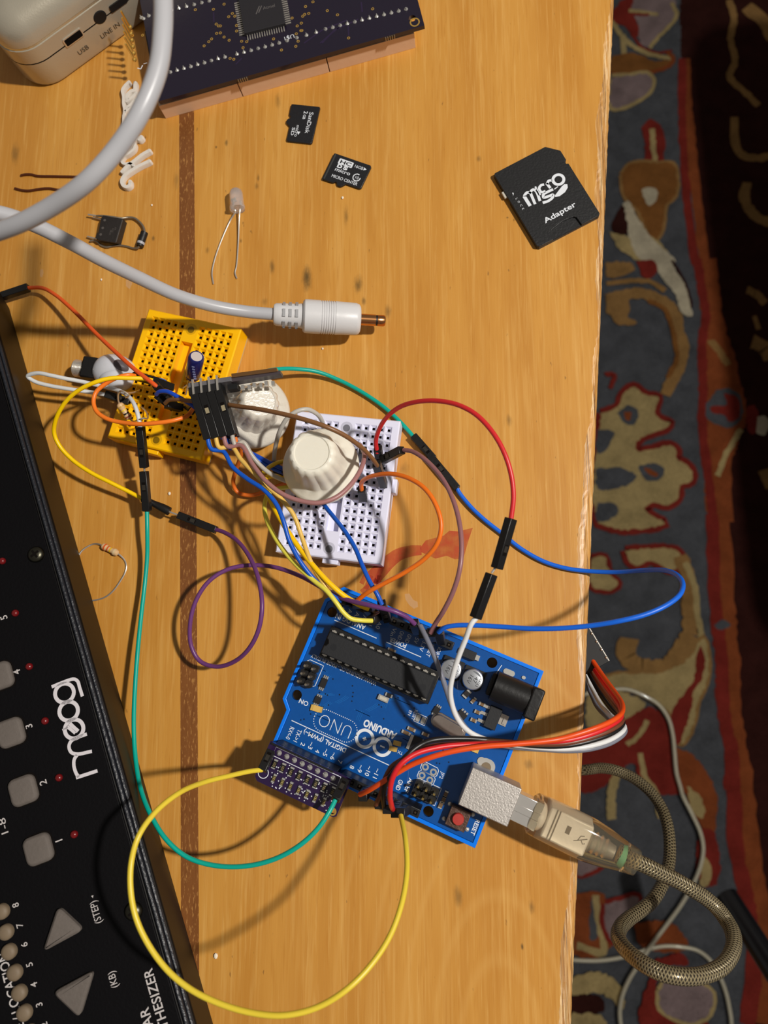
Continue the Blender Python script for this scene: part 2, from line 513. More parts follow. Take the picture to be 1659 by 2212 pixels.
rpoly('beige', Cc, sC, [(240, 1100), (480, 1060), (700, 1150), (650, 1230), (500, 1300), (300, 1340), (240, 1330)])
rpoly('red', Cc, sC, [(520, 1290), (740, 1180), (860, 1300), (900, 1500), (960, 1650), (1050, 1830), (700, 1830), (660, 1620), (560, 1620), (480, 1600), (220, 1600), (220, 1460), (480, 1400)])
rline('beige', Cc, sC, [(560, 1480), (640, 1420), (720, 1290)], 35)
rpoly('rust', Cc, sC, [(930, 1500), (1050, 1570), (1130, 1680), (1210, 1830), (950, 1830)])
rpoly('red', D_, sD, [(500, 60), (700, 20), (880, -40), (960, 120), (990, 220), (870, 190), (820, 60), (760, 120), (720, 160), (600, 250), (500, 260)])
rline('beige', D_, sD, [(870, 20), (900, 170), (960, 250), (990, 420)], 32)
rline('beige', D_, sD, [(720, 150), (690, 290), (690, 430)], 48)
rpoly('rust', D_, sD, [(1080, -20), (1180, 20), (1330, 250), (1330, 450), (1300, 570), (1240, 470), (1190, 380), (1120, 200)])
rpoly('beige', D_, sD, [(1150, 220), (1250, 300), (1250, 420), (1190, 380)])
rpoly('red', D_, sD, [(1240, 480), (1320, 500), (1340, 830), (1240, 830), (1210, 640)])
rpoly('beige', D_, sD, [(1250, 640), (1300, 700), (1290, 830), (1240, 840)])
rpoly('mauve', D_, sD, [(480, 660), (640, 690), (560, 750), (480, 770)], 'red', 8)
rpoly('rust', D_, sD, [(440, 890), (560, 870), (640, 890), (660, 1000), (700, 1100), (650, 1260), (440, 1250)])
rpoly('slate', D_, sD, [(560, 900), (590, 960), (600, 1150), (560, 1170)])
rline('beige', D_, sD, [(590, 900), (610, 1050), (640, 1250), (480, 1210)], 40)
rpoly('mauve', D_, sD, [(650, 950), (760, 920), (850, 900), (840, 1000), (740, 1100), (700, 1180), (640, 1060)], 'red', 10)
rpoly('rust', D_, sD, [(820, 1060), (1050, 1060), (1150, 1160), (1150, 1230), (960, 1240), (860, 1200)])
rpoly('red', D_, sD, [(960, 1290), (1120, 1250), (1160, 1320), (1050, 1330), (980, 1390), (970, 1520), (1080, 1660), (1250, 1640), (1290, 1720), (860, 1720)])
rpoly('mauve', D_, sD, [(980, 1480), (1050, 1400), (1200, 1420), (1310, 1500), (1290, 1620), (1180, 1680), (1080, 1650), (990, 1590)], 'beige', 8)
rpoly('beige', D_, sD, [(400, 1420), (600, 1360), (740, 1450), (760, 1600), (640, 1500), (400, 1500)])
rpoly('maroon', D_, sD, [(400, 1510), (620, 1520), (640, 1610), (400, 1610)])
rpoly('beige', D_, sD, [(400, 1625), (620, 1630), (660, 1720), (400, 1720)])
tag(rug.build('patterned_rug', RMATS), 'patterned wool rug in slate blue, red and beige on the floor below the table edge', 'rug')

# ---- wood of the table
STAINS = [(663, 598, 1.7, 4.6, .75), (773, 615, 1.5, 3.2, .6), (786, 650, .8, 1.6, .5), (838, 673, 1.1, 2.6, .45), (748, 467, 1.0, 4, .45), (588, 578, .9, 3.0, .5),
          (520, 520, .5, 1.0, .6), (571, 651, 1.2, 1.5, .3), (555, 403, .9, 1.6, .35), (558, 385, .5, 1.4, .45), (33, 335, 1.5, 5, .4), (382, 388, 1.0, 3.5, .3), (1099, 908, 1.0, 2.2, .4),
          (872, 1012, 1.6, 2.4, .3), (1143, 1651, 1.5, 1.5, .35), (990, 1937, 1.4, 3.0, .4), (1148, 1958, .9, 2.0, .45), (1128, 2045, .4, .9, .7), (489, 308, .6, 1.2, .5), (600, 215, 1, 3, .35),
          (1034, 343, .9, 1.2, .4), (467, 318, .4, .6, .6), (1096, 470, .4, .4, .6), (1110, 475, .3, .6, .5), (331, 515, .6, 1.0, .5), (448, 540, .8, 1.3, .35)]


def wood(name, base, light, dark, stains=(), rough=.38, streak=1.0, flecks=None, rings=False, cracks=False):
    m = mat(name, base, rough, spec=.45, coat=.15)
    nt = m.node_tree; N = nt.nodes; Lk = nt.links; b = N['Principled BSDF']
    b.inputs['Coat Roughness'].default_value = .3
    tc = N.new('ShaderNodeTexCoord')

    def noise(sx, sy, det=4, rgh=.6, w=None, dist=0):
        mp = N.new('ShaderNodeMapping'); mp.inputs['Scale'].default_value = (sx, sy, 40)
        mp.inputs['Rotation'].default_value = (0, 0, -.03)
        if w: mp.inputs['Location'].default_value = (w, w * .7, 0)
        n = N.new('ShaderNodeTexNoise'); n.inputs['Scale'].default_value = 1; n.inputs['Detail'].default_value = det; n.inputs['Roughness'].default_value = rgh
        n.inputs['Distortion'].default_value = dist
        Lk.new(tc.outputs['Object'], mp.inputs[0]); Lk.new(mp.outputs[0], n.inputs['Vector'])
        return n.outputs['Fac']

    def ramp(src, a, b2):
        r = N.new('ShaderNodeMapRange'); r.interpolation_type = 'SMOOTHSTEP'
        r.inputs['From Min'].default_value = a; r.inputs['From Max'].default_value = b2
        Lk.new(src, r.inputs['Value']); return r.outputs[0]

    def mix(f, c0, c1, amt=1.0):
        x = N.new('ShaderNodeMix'); x.data_type = 'RGBA'
        if amt != 1:
            q = N.new('ShaderNodeMath'); q.operation = 'MULTIPLY'; q.inputs[1].default_value = amt; Lk.new(f, q.inputs[0]); f = q.outputs[0]
        Lk.new(f, x.inputs['Factor'])
        for s_, c in (('A', c0), ('B', c1)):
            if isinstance(c, tuple): x.inputs[s_].default_value = c
            else: Lk.new(c, x.inputs[s_])
        return x.outputs['Result']

    c = mix(ramp(noise(60, 7, 4), .38, .62), lin(base), lin(dark), .55)
    c = mix(ramp(noise(420, 16, 4, .6, 3, .6), .50, .68), c, lin(light), .26 * streak)
    c = mix(ramp(noise(800, 22, 4, .7, 9, .4), .52, .68), c, lin(light), .34 * streak)
    c = mix(ramp(noise(1500, 60, 2, .5, 5), .56, .68), c, lin(dark), .35)
    c = mix(ramp(noise(700, 220, 2, .5, 15), .72, .78), c, (.12, .06, .02, 1), .5)
    if rings:
        q = at(1085, 2330, 0)
        for r_, wd in ((95, 2.2), (70, 2.0), (48, 2.2), (30, 2.4), (120, 2.0)):
            mp = N.new('ShaderNodeMapping'); mp.vector_type = 'TEXTURE'
            mp.inputs['Location'].default_value = (q.x * S, (q.y + 2) * S, 0); mp.inputs['Scale'].default_value = (.42 * .001, .001, 1e6)
            ln = N.new('ShaderNodeVectorMath'); ln.operation = 'LENGTH'
            sb = N.new('ShaderNodeMath'); sb.operation = 'SUBTRACT'; sb.inputs[1].default_value = r_
            ab = N.new('ShaderNodeMath'); ab.operation = 'ABSOLUTE'
            mr = N.new('ShaderNodeMapRange'); mr.interpolation_type = 'SMOOTHSTEP'
            mr.inputs['From Min'].default_value = wd * 1.6; mr.inputs['From Max'].default_value = 0
            Lk.new(tc.outputs['Object'], mp.inputs[0]); Lk.new(mp.outputs[0], ln.inputs[0]); Lk.new(ln.outputs['Value'], sb.inputs[0]); Lk.new(sb.outputs[0], ab.inputs[0]); Lk.new(ab.outputs[0], mr.inputs['Value'])
            c = mix(mr.outputs[0], c, lin(light), .16)
    if flecks:
        c = mix(ramp(noise(1600, 330, 3, .65, 21), .54, .66), c, lin(flecks), .7)
    if cracks:
        c = mix(ramp(noise(1500, 45, 4, .7, 41, .6), .52, .60), c, lin((250, 224, 180)), .45)
        c = mix(ramp(noise(1900, 38, 4, .65, 51, .8), .57, .61), c, lin((84, 48, 22)), .65)
    wob = noise(420, 120, 4, .7, 31)
    for px, py, rx, ry, k in stains:
        q = at(px, py, 0)
        mp = N.new('ShaderNodeMapping'); mp.vector_type = 'TEXTURE'
        mp.inputs['Location'].default_value = (q.x * S, q.y * S, 0)
        mp.inputs['Rotation'].default_value = (0, 0, .05)
        mp.inputs['Scale'].default_value = (rx * 1.3 * S, ry * 1.25 * S, 1000)
        ln = N.new('ShaderNodeVectorMath'); ln.operation = 'LENGTH'
        ad = N.new('ShaderNodeMath'); ad.operation = 'MULTIPLY_ADD'; ad.inputs[1].default_value = 1.6
        mr = N.new('ShaderNodeMapRange'); mr.interpolation_type = 'SMOOTHSTEP'
        mr.inputs['From Min'].default_value = 1.9; mr.inputs['From Max'].default_value = .8
        Lk.new(tc.outputs['Object'], mp.inputs[0]); Lk.new(mp.outputs[0], ln.inputs[0])
        Lk.new(wob, ad.inputs[0]); Lk.new(ln.outputs['Value'], ad.inputs[2]); Lk.new(ad.outputs[0], mr.inputs['Value'])
        c = mix(mr.outputs[0], c, lin((84, 66, 36)), min(.9, k * 1.25))
    Lk.new(c, b.inputs['Base Color'])
    bp = N.new('ShaderNodeBump'); bp.inputs['Strength'].default_value = .12; bp.inputs['Distance'].default_value = .0003
    Lk.new(noise(1200, 50, 3, .6, 2), bp.inputs['Height']); Lk.new(bp.outputs[0], b.inputs['Normal'])
    return m


WOOD = wood('pine_board', (204, 146, 65), (226, 178, 102), (182, 120, 42), STAINS, rings=True)
EDGEW = wood('worn_board_edge', (206, 150, 78), (240, 204, 146), (124, 78, 38), rough=.5, streak=1.5, cracks=True)
STRIPW = wood('dark_inlay', (128, 78, 36), (150, 98, 52), (104, 60, 28), flecks=(186, 134, 74), streak=.3)
t = thing('table', 'yellow varnished wooden table with a dark inlaid strip and chipped right edge', 'table', (0, 0, 0))
e0, e1 = at(1328, 0), at(1236, 2212)
ed = (e1 - e0); ed /= ed.y


def edge_x(y): return e0.x + ed.x * (y - e0.y)


Y0, Y1 = -420, 620
s0, s1 = at(387, 300), at(391, 2100); r0, r1 = at(419.5, 300), at(429, 1900)


def lx(a, b, y): return a.x + (b.x - a.x) * (y - a.y) / (b.y - a.y)


INB = []                       # wandering inner border of the worn edge
y = Y0; k = 0
while y <= Y1:
    wv = 2.9 + 1.3 * math.sin(y * .045) + .5 * math.sin(y * .21 + 1) + random.uniform(-.25, .25)
    INB.append((edge_x(y) - max(1.0, wv) * 1.0, y)); y += 1.6
tb = MB()
tb.prism([(-900, Y0), (lx(s0, s1, Y0), Y0), (lx(s0, s1, Y1), Y1), (-900, Y1)], -24, 0)
right = [(lx(r0, r1, Y0), Y0)] + INB + [(lx(r0, r1, Y1), Y1)]
tb.prism(right, -24, 0)
tb.build('tabletop', WOOD, t)
MB().prism([(lx(s0, s1, Y0), Y0), (lx(r0, r1, Y0), Y0), (lx(r0, r1, Y1), Y1), (lx(s0, s1, Y1), Y1)], -24, 0).build('inlay_strip', STRIPW, t, label='dark brown flecked strip let into the board')
we = MB(); cols = []
nz = [random.uniform(-1, 1) for _ in INB]
for i, (x, y) in enumerate(INB):
    ex = edge_x(y); c_ = .5 + .5 * math.sin(y * .13) * math.sin(y * .037 + 2)
    ch = max(0, nz[i]) * .7 * c_
    w_ = ex - x
    for fx, z in ((0, 0), (.22, -.05 - .5 * ch), (.45, -.15 - .25 * c_), (.6, -.2 - .1 * abs(nz[i - 1])), (.82, -.9 - .3 * ch), (1.0 - .05 * abs(nz[i]), -2.2)):
        we.v.append(V((x + w_ * fx, y, z)))
    we.v.append(V((ex - .3, y, -24)))
for i in range(len(INB) - 1):
    for j in range(6):
        a = i * 7 + j
        we.f.append((a, a + 1, a + 8, a + 7)); we.m.append(0)
we.build('worn_edge', EDGEW, t, label='chipped and rounded front edge of the board')
lg = MB()
for x, y in ((-850, Y0 + 60), (-30, Y0 + 60), (-30, Y1 - 60), (-850, Y1 - 60)):
    MB().box((x, y, (FZ - 24) / 2), (55, 55, -FZ - 24)).build('leg', WOOD, t)
# red marker smear and clear varnish drips
PAINT = mat('red_paint', (196, 62, 34), .5)
nt = PAINT.node_tree; tc = nt.nodes.new('ShaderNodeTexCoord'); n1 = nt.nodes.new('ShaderNodeTexNoise'); n1.inputs['Scale'].default_value = 260; n1.inputs['Detail'].default_value = 5
mr = nt.nodes.new('ShaderNodeMapRange'); mr.inputs['From Min'].default_value = .3; mr.inputs['From Max'].default_value = .62; mr.inputs['To Min'].default_value = .3; mr.inputs['To Max'].default_value = .62
nt.links.new(tc.outputs['Object'], n1.inputs['Vector']); nt.links.new(n1.outputs['Fac'], mr.inputs['Value']); nt.links.new(mr.outputs[0], nt.nodes['Principled BSDF'].inputs['Alpha'])
ps = MB()
K7 = lambda x, y: (820 + x / 3.318, 860 + y / 3.318)
ps.flat([at(*K7(x, y), .03) for x, y in [(290, 1075), (330, 1020), (460, 985), (500, 950), (560, 955), (668, 930), (640, 1010), (600, 1150), (540, 1155), (480, 1130), (400, 1150), (300, 1105)]])
ps.stroke([tuple(at(*K7(x, y), .03)) for x, y in [(300, 1090), (230, 1095), (140, 1120), (70, 1170), (10, 1230), (-60, 1300)]], lambda q: 3.2 + 2.2 * q, n=8)
for ln_ in ([(-90, 1250), (-130, 1330)], [(-60, 1270), (-100, 1370)], [(20, 1200), (-30, 1330)], [(0, 1270), (-10, 1350)], [(-20, 1300), (-130, 1390)]):
    ps.stroke([tuple(at(*K7(x, y), .035)) for x, y in ln_], 1.6, smooth=False)
ps.build('paint_smear', PAINT, t, label='smeared red paint mark on the board')
VARN = mat('dried_glue', (232, 196, 150), .25, alpha=.35)
for pl in ([(874, 1283), (884, 1282), (893, 1296), (902, 1300), (903, 1311), (894, 1315), (884, 1307), (876, 1295)], [(87, 582), (93, 582), (94, 590), (91, 599), (86, 597)],
           [(272, 605), (282, 602), (286, 612), (280, 625), (272, 618)]):
    MB().flat([at(x, y, .03) for x, y in pl][::-1]).build('glue_spot', VARN, t, label='pale dried glue spot', fix=False)
CR = mat('crumb', (235, 222, 200), .8)
for i, (x, y, r, w) in enumerate([(740, 427, .45, 'two small memory cards'), (366, 1066, .5, 'yellow mini breadboard'), (219, 604, .35, 'grey cable left of the strip'), (697, 753, .35, 'grey audio plug'), (466, 2065, .7, 'wide yellow wire loop'), (328, 443, .35, 'white script letters')]):
    p = at(x, y, .3)
    c = MB(); c.ball(p, r, sc=(1, 1.3, .7), n=7)
    tag(c.build('crumb', CR), 'tiny pale crumb on the table near the ' + w, 'crumb', 'crumbs on the table')

# ---- unseen furniture added off to the right; its seat blocks the lamp from the rug
q0, q1 = at(1492, 150, FZ), at(1600, 1100, FZ)
a_, b_ = [q + (LPOS - q) * (430 / (LPOS.z - FZ)) for q in (q0, q1)]
dd = (b_ - a_).normalized(); nn_ = V((-dd.y, dd.x, 0));
if nn_.x < 0: nn_ = -nn_
ctr = (a_ + b_) / 2
ch = thing('shade_blocker', 'unseen dark wooden seat added beside the table to shade the rug', 'shade_blocker', (ctr.x, ctr.y, FZ + 5))
CHW = mat('blocker_wood', (60, 34, 20), .45, var=.2, bscale=30)
Mc = frame(V((ctr.x, ctr.y, FZ + 5)) + dd * 40, nn_)
MB().prism(rrect(430, 620, 40), 412, 432, Mc @ Matrix.Translation((215, 0, 0)), inset=4).build('seat', CHW, ch)
for x in (40, 390):
    for y in (-270, 270):
        MB().box((x, y, 206), (34, 34, 412), Mc).build('leg', CHW, ch)
for y in (-270, 270): MB().box((390, y, 650), (30, 34, 440), Mc).build('back_post', CHW, ch)
MB().box((390, 0, 800), (18, 510, 120), Mc).build('backrest', CHW, ch)

# ================================================================== BIG DEVICES ON THE TABLE
# ---- synthesizer at the left
PZ = 32.0
EP0, EP1 = at(99, 1098, PZ), at(405, 2176, PZ)      # right rim of its panel
BP0, BP1 = at(144, 1100, 0), at(418, 2062, 0)
sd = (EP1 - EP0).normalized()
so = V((sd.y, -sd.x, 0))
if so.x < 0: so = -so
PN = (V((0, 0, 1)) + so * .14).normalized()          # the panel rises away from its front rim


def pp(x, y): return atp(x, y, EP0, PN)


SYNB = mat('synth_case', (13, 10, 8), .5, spec=.2)  # brown-black: the table's warm reflection is tinted into the base colour
SYNP = mat('synth_panel', (5, 4, 6), .6, spec=.14, bump=.15, bscale=1200)
RIM = mat('synth_rim', (30, 32, 38), .38, bump=.5, bscale=900)
syn = thing('synthesizer', 'black desktop synthesizer with grey rubber buttons and red lamps at the left edge', 'synthesizer', tuple(EP0 - V((40, 0, PZ))))


def end_(p, q, y):
    k_ = (y - p.y) / (q.y - p.y); return p + (q - p) * k_


yt, yb = 92.0, -190.0
corner = at(24, 665, 0); yt = corner.y
T0, T1 = end_(EP0, EP1, yt + 6), end_(EP0, EP1, yb)
T0.z = T1.z = PZ
G0, G1 = end_(BP0, BP1, yt), end_(BP0, BP1, yb)
G0.z = G1.z = 0
back = so * -130
rise = V((0, 0, 130 * .14))
bb = MB()
vs = [G0, G1, G1 + back * .95, G0 + back * .95, T0 - so * 1.5 - PN * .6, T1 - so * 1.5 - PN * .6, T1 + back + rise, T0 + back + rise,
      T0 - V((0, 0, 2.2)) + so * .2, T1 - V((0, 0, 2.2)) + so * .2]
bb.add(vs, [(3, 2, 1, 0), (0, 1, 9, 8), (8, 9, 5, 4), (4, 5, 6, 7), (2, 3, 7, 6), (0, 8, 4, 7, 3), (1, 2, 6, 5, 9)])
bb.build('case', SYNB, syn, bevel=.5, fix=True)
pn = MB()
PF = frame(EP0, sd, PN)          # x runs down along the rim, y to the outside (right), z out of the panel
ylen = 150
sgn = 1 if (PF.to_3x3() @ V((0, 1, 0))).dot(so) > 0 else -1
x0 = -(T0 - EP0).length + 7; x1 = (T1 - EP0).length
pn.box(((x0 + x1) / 2, sgn * -66.5, .35), (x1 - x0, 128, .9), PF)
pn.build('front_panel', SYNP, syn, bevel=.25)
rm = MB()
rm.tube([PF @ V((x0, sgn * -1.35, -.1)), PF @ V((x1, sgn * -1.35, -.1))], .65, 8)
rm.tube([PF @ V((x0, sgn * -.3, -.9)), PF @ V((x1, sgn * -.3, -.9))], .6, 8)
rm.build('rim', RIM, syn, smooth=True, label='scuffed black ridge along the panel edge')
BTN = mat('rubber_button', (98, 90, 84), .75, bump=.3, bscale=900, var=.08)
BTN2 = mat('round_button', (116, 100, 80), .6, sss=.0, var=.1)
LEDR = mat('red_lamp', (104, 10, 14), .25, coat=.4)
tdir = (pp(180, 1900) - pp(207, 2000)).normalized()   # reading direction of the panel's print


def pframe(x, y, h=.85, off=0):
    return frame(pp(x, y) + PN * h, tdir, PN)


for x, y in [(4, 1461), (28, 1582), (55.5, 1706), (88, 1832)]:
    M = pframe(x, y, .8)
    MB().prism(rrect(7.8, 7.6, 2.0), 0, 1.9, M, inset=.7).build('button', BTN, syn, bevel=.25)
    MB().prism(rrect(8.5, 8.3, 2.2), 0, .05, M).build('button_surround', HOLE, syn)
for pts in ([(131.6, 1953), (186, 2004), (99, 2051)], [(209, 2090), (120, 2138), (178, 2193)]):
    P = [PF.inverted() @ pp(*q) for q in pts]
    c0 = sum((V((p.x, p.y)) for p in P), V((0, 0))) / 3
    tri = []
    for i in range(3):
        p = V((P[i].x, P[i].y)); a = V((P[i - 1].x, P[i - 1].y)); b = V((P[(i + 1) % 3].x, P[(i + 1) % 3].y))
        for k in range(6):
            t_ = k / 5
            s_ = p + (a - p).normalized() * 1.9; e_ = p + (b - p).normalized() * 1.9
            tri.append(tuple(s_.lerp(p, t_).lerp(p.lerp(e_, t_), t_)))
    MB().prism(tri, .6, 2.7, PF, inset=.6).build('triangle_button', BTN, syn, bevel=.25)
for x, y in [(9, 1966), (18, 2010), (25, 2052), (37, 2097), (47, 2140), (58, 2183), (69, 2226)]:
    MB().lathe([(2.05, 0), (2.05, 1.3), (1.75, 1.8), (1.0, 2.1), (.1, 2.15)], pframe(x, y, .6), 24).build('round_button', BTN2, syn, smooth=True)
for x, y in [(8, 1213), (36, 1325), (66, 1440), (100, 1557), (130, 1679), (163, 1801)]:
    MB().lathe([(1.05, 0), (1.05, .5), (.8, .9), (.3, 1.12), (.05, 1.15)], pframe(x, y, .7), 20).build('indicator_lamp', LEDR, syn, smooth=True)
SCR = mat('black_screw', (74, 72, 62), .35, 1, bump=.1)
for x, y in [(81, 1199), (291, 1966)]:
    M = pframe(x, y, .8)
    sc = MB(); sc.lathe([(2.45, 0), (2.45, .5), (2.0, 1.1), (1.2, 1.45), (.1, 1.5)], M, 28)
    so_ = sc.build('panel_screw', SCR, syn, smooth=True)
    cr = MB()
    for a in (0, 90):
        cr.box((0, 0, 1.35), (2.7, .62, .5), M @ Matrix.Rotation(math.radians(a + 20), 4, 'Z'))
    cr.box((0, 0, 1.35), (1.1, 1.1, .52), M @ Matrix.Rotation(math.radians(65), 4, 'Z'))
    cr.build('cross_recess', HOLE, so_)
PINK = mat('panel_print', (186, 180, 178), .6)
pr = MB()
for s_, x, y in [('5', 18, 1332), ('4', 46, 1449), ('3', 72, 1566), ('2', 103, 1687), ('1', 137, 1812)]:
    pr.text(s_, pframe(x, y), 2.0, bold=.01)
for s_, x, y in [('8', 43, 1951), ('7', 52, 1995), ('6', 62, 2036), ('5', 73, 2079), ('4', 83, 2122), ('3', 94, 2165), ('2', 105, 2208)]:
    pr.text(s_, pframe(x, y), 1.75, bold=.005)
pr.text('1-8', pframe(18, 1783), 2.0, width=4.2)
pr.text('(STEP)', pframe(216, 1966), 1.9, width=5.9)
pr.flat([PF.inverted() and pp(*q) + PN * .86 for q in [(199, 1934), (204, 1932), (203, 1938)]])
pr.text('(KB)', pframe(253, 2111), 1.9, width=4.1)
pr.text('SYNTHESIZER', pframe(330, 2088), 2.5, ax='RIGHT', bold=.01, width=22)
pr.text('SEMI-MODULAR', pframe(322, 2172), 2.5, ax='RIGHT', bold=.01, width=26)
pr.text('OCTAVE / LOCATION', pframe(16, 2052), 2.5, ax='RIGHT', bold=.01, width=30)
pr.build('panel_print', PINK, syn)
# the maker's mark, lettered as on the panel
lg_ = MB()
P2 = lambda x, y: tuple(PF.inverted() @ pp(0 + x / 5.184, 1100 + y / 5.184))[:2] + (.88,)
P3 = lambda x, y: tuple(PF.inverted() @ pp(0 + x / 5.028, 1500 + y / 5.028))[:2] + (.88,)
R3 = 8.0


def lring(f, cx, cy, r, w, s_):
    c = f(cx, cy); e = f(cx + r, cy); rr = (V(e) - V(c)).length
    lg_.ring((c[0], c[1], .88), rr, rr * w / r, M=PF, n=40)


lring(P2, 735, 2058, 104, 42, 1)
lg_.stroke([P2(x, y) for x, y in [(592, 1990), (700, 1945), (838, 1903), (880, 1925), (905, 2000), (935, 2095)]], .95, PF, n=8)
lring(P3, 758, 180, 100, 42, 1)
lring(P3, 690, -22, 102, 0.1, 1)
lring(P3, 817, 374, 100, 42, 1)
lg_.stroke([P3(x, y) for x, y in [(765, 310), (800, 345), (860, 400)]], 1.1, PF)
lg_.stroke([P3(x, y) for x, y in [(735, 345), (790, 385), (830, 420)]], .9, PF)
lg_.stroke([P3(x, y) for x, y in [(690, 385), (750, 355)]], .5, PF)
lg_.stroke([P3(x, y) for x, y in [(955, 428), (850, 468), (785, 505), (762, 560), (785, 625), (850, 645), (1010, 615)]], .95, PF, n=8)
lg_.stroke([P3(x, y) for x, y in [(850, 655), (820, 700), (815, 770), (842, 858), (870, 892)]], .95, PF, n=8)
lg_.stroke([P3(x, y) for x, y in [(838, 902), (1070, 826)]], .95, PF, smooth=False)
lg_.build('maker_mark', mat('mark_print', (205, 200, 204), .5), syn)

# ---- silver device at the upper left
SIL = mat('silver_plastic', (186, 178, 160), .3, .4, bump=.12, bscale=1600, coat=.3)
c0 = at(88, 214, 0); ca = at(262, 87, 0)
ex_ = (ca - c0).normalized(); 
DM = frame(c0, ex_)               # x along the port side, y away from the camera
dev = thing('audio_device', 'silver rounded audio gadget with USB and line sockets in the upper left corner', 'electronic device', tuple(c0))
W_, H_ = 82, 70


def shell(ins, z, r): return [(x + W_ / 2, y + H_ / 2, z) for x, y in rrect(W_ - 2 * ins, H_ - 2 * ins, max(1, r - ins), 8)]


prof = [(1.6, .2), (.6, .8), (.1, 2.2), (0, 11.9), (.28, 12.0), (.28, 12.25), (0, 12.4), (0, 18.4), (.35, 18.6), (.5, 19.3), (.3, 19.6), (.5, 22), (1.5, 25), (3.4, 27.5), (6.5, 29.3), (11, 30)]
db = MB(); n_ = None
for ins, z in prof:
    L_ = shell(ins, z, 12); n_ = len(L_); db.v += [DM @ V(p) for p in L_]
for i in range(len(prof) - 1):
    for j in range(n_):
        a = i * n_ + j; b = i * n_ + (j + 1) % n_
        db.f.append((a, b, b + n_, a + n_)); db.m.append(1 if prof[i][1] in (12.0,) or prof[i + 1][1] == 12.0 else (2 if 18.5 < prof[i][1] < 19.5 else 0))
db.f.append(tuple(range(n_))[::-1]); db.m.append(0)
db.f.append(tuple((len(prof) - 1) * n_ + j for j in range(n_))); db.m.append(0)
db.build('shell', [SIL, HOLE, mat('silver_bead', (210, 208, 190), .2, .8)], dev, smooth=True)
wheel = MB(); wheel.lathe([(19, 0), (19.5, .4), (19, .8), (17, 1.2), (.1, 1.6)], DM @ Matrix.Translation((30, 40, 29.7)), 48)
wheel.build('top_dial', SIL, dev, smooth=True)


def on_side(px, py):              # point on the vertical port side
    n = DM.to_3x3() @ V((0, -1, 0)); p = atp(px, py, c0, n)
    return DM.inverted() @ p


u = on_side(158, 81)
us = MB(); us.prism(rrect(8.2, 3.6, .6), -.1, .35, DM @ Matrix.Translation((u.x, 0, u.z)) @ Matrix.Rotation(math.radians(90), 4, 'X'))
uo = us.build('usb_socket', METAL, dev, label='small metal USB socket')
us = MB(); us.prism(rrect(7.2, 2.7, .4), .3, .45, DM @ Matrix.Translation((u.x, 0, u.z)) @ Matrix.Rotation(math.radians(90), 4, 'X'))
us.build('socket_opening', HOLE, uo)
u = on_side(216, 37)
MB().lathe([(2.6, -.1), (2.6, .15), (2.2, .3), (2.2, .31)], DM @ Matrix.Translation((u.x, 0, u.z)) @ Matrix.Rotation(math.radians(90), 4, 'X'), 28).build('line_socket', BLACKM, dev, smooth=True)
u = on_side(255, 8)
MB().prism(rrect(7.5, 2.6, .5), -.1, .5, DM @ Matrix.Translation((u.x, 0, u.z)) @ Matrix.Rotation(math.radians(90), 4, 'X')).build('slide_switch', BLACKM, dev)
tx = MB()
Rx90 = Matrix.Rotation(math.radians(90), 4, 'X')
u = on_side(182, 112); tx.text('USB', DM @ Matrix.Translation((u.x, -.06, u.z)) @ Rx90, 1.9, width=4.6)
u = on_side(240, 70); tx.text('LINE IN', DM @ Matrix.Translation((u.x, -.06, u.z)) @ Rx90, 1.9, width=8.6)
tx.build('socket_lettering', mat('dark_ink', (52, 44, 34), .6), dev)

# ---- purple circuit board on a row of LED display modules
BZ = 10.8
pa, pb = at(343, 219, BZ), at(917, 55, BZ)
dsp = thing('display_board', 'dark purple circuit board lying on a row of tan edged display modules', 'circuit board', tuple(V((pa.x, pa.y, 0))))
BX = (pb - pa).normalized(); LB = (pb - pa).length
BM = frame(pa - V((0, 0, BZ)), BX)       # x to the right, y up the picture
PUR = mat('purple_board', (27, 20, 38), .32, spec=.6, bump=.1, bscale=700, coat=.3)
hl = [circ(4, 4, .9, 16), circ(LB - 3.5, 4.2, 1.3, 20), circ(LB - 3.5, 56, 1.3, 20)]
bd = MB(); holed(bd, [(0, 0), (LB, 0), (LB, 60), (0, 60)], hl[1:], BZ - 1.6, BZ, BM)
bd.build('board', PUR, dsp)
EDG = mat('module_side', (226, 188, 154), .55, bump=.2, bscale=300)
MDK = mat('module_black', (18, 15, 18), .5)
ms = [at(357, 254, 0), at(525, 208.5, 0), at(713, 158, 0), at(900, 107, 0)]
ms = [BM.inverted() @ m for m in ms]
ym = sum(m.y for m in ms) / 4
xs = [m.x for m in ms]
for i in range(3):
    w_ = xs[i + 1] - xs[i]
    mo = MB(); mo.box((xs[i] + w_ / 2, ym + w_ / 2, 3.5), (w_ - .35, w_ - .3, 7.0), BM)
    mo_ = mo.build('display_module', EDG, dsp, bevel=.1, label='tan sided display module')
    k = MB(); k.box((xs[i] + w_ / 2, ym + w_ / 2 + .6, 7.9), (w_ - 1.6, w_ - .9, 2.6), BM); k.build('module_back', MDK, mo_)
pg = MB()
for i in range(6):
    y = 26.3 + i * 2.54
    q = at(308 - i * 4.6, 129 - i * 14.0, BZ) if 0 else None
for i in range(6):
    b0 = at(291 - i * 1.9, 130 - i * 14.0, BZ)
    p_ = MB(); p_.ball(b0 + V((0, 0, .3)), .85, n=10); p_.box((0, 0, 3.9), (.6, .6, 7.8), Matrix.Translation(b0)); p_.build('gold_pin', GOLD, dsp, smooth=False)
CHP = mat('qfp_chip', (36, 34, 38), .55, bump=.1, bscale=900)
qa, qb = at(527, 72, BZ + 1.6), at(616, 50, BZ + 1.6)
qx = (qb - qa); QW = qx.length
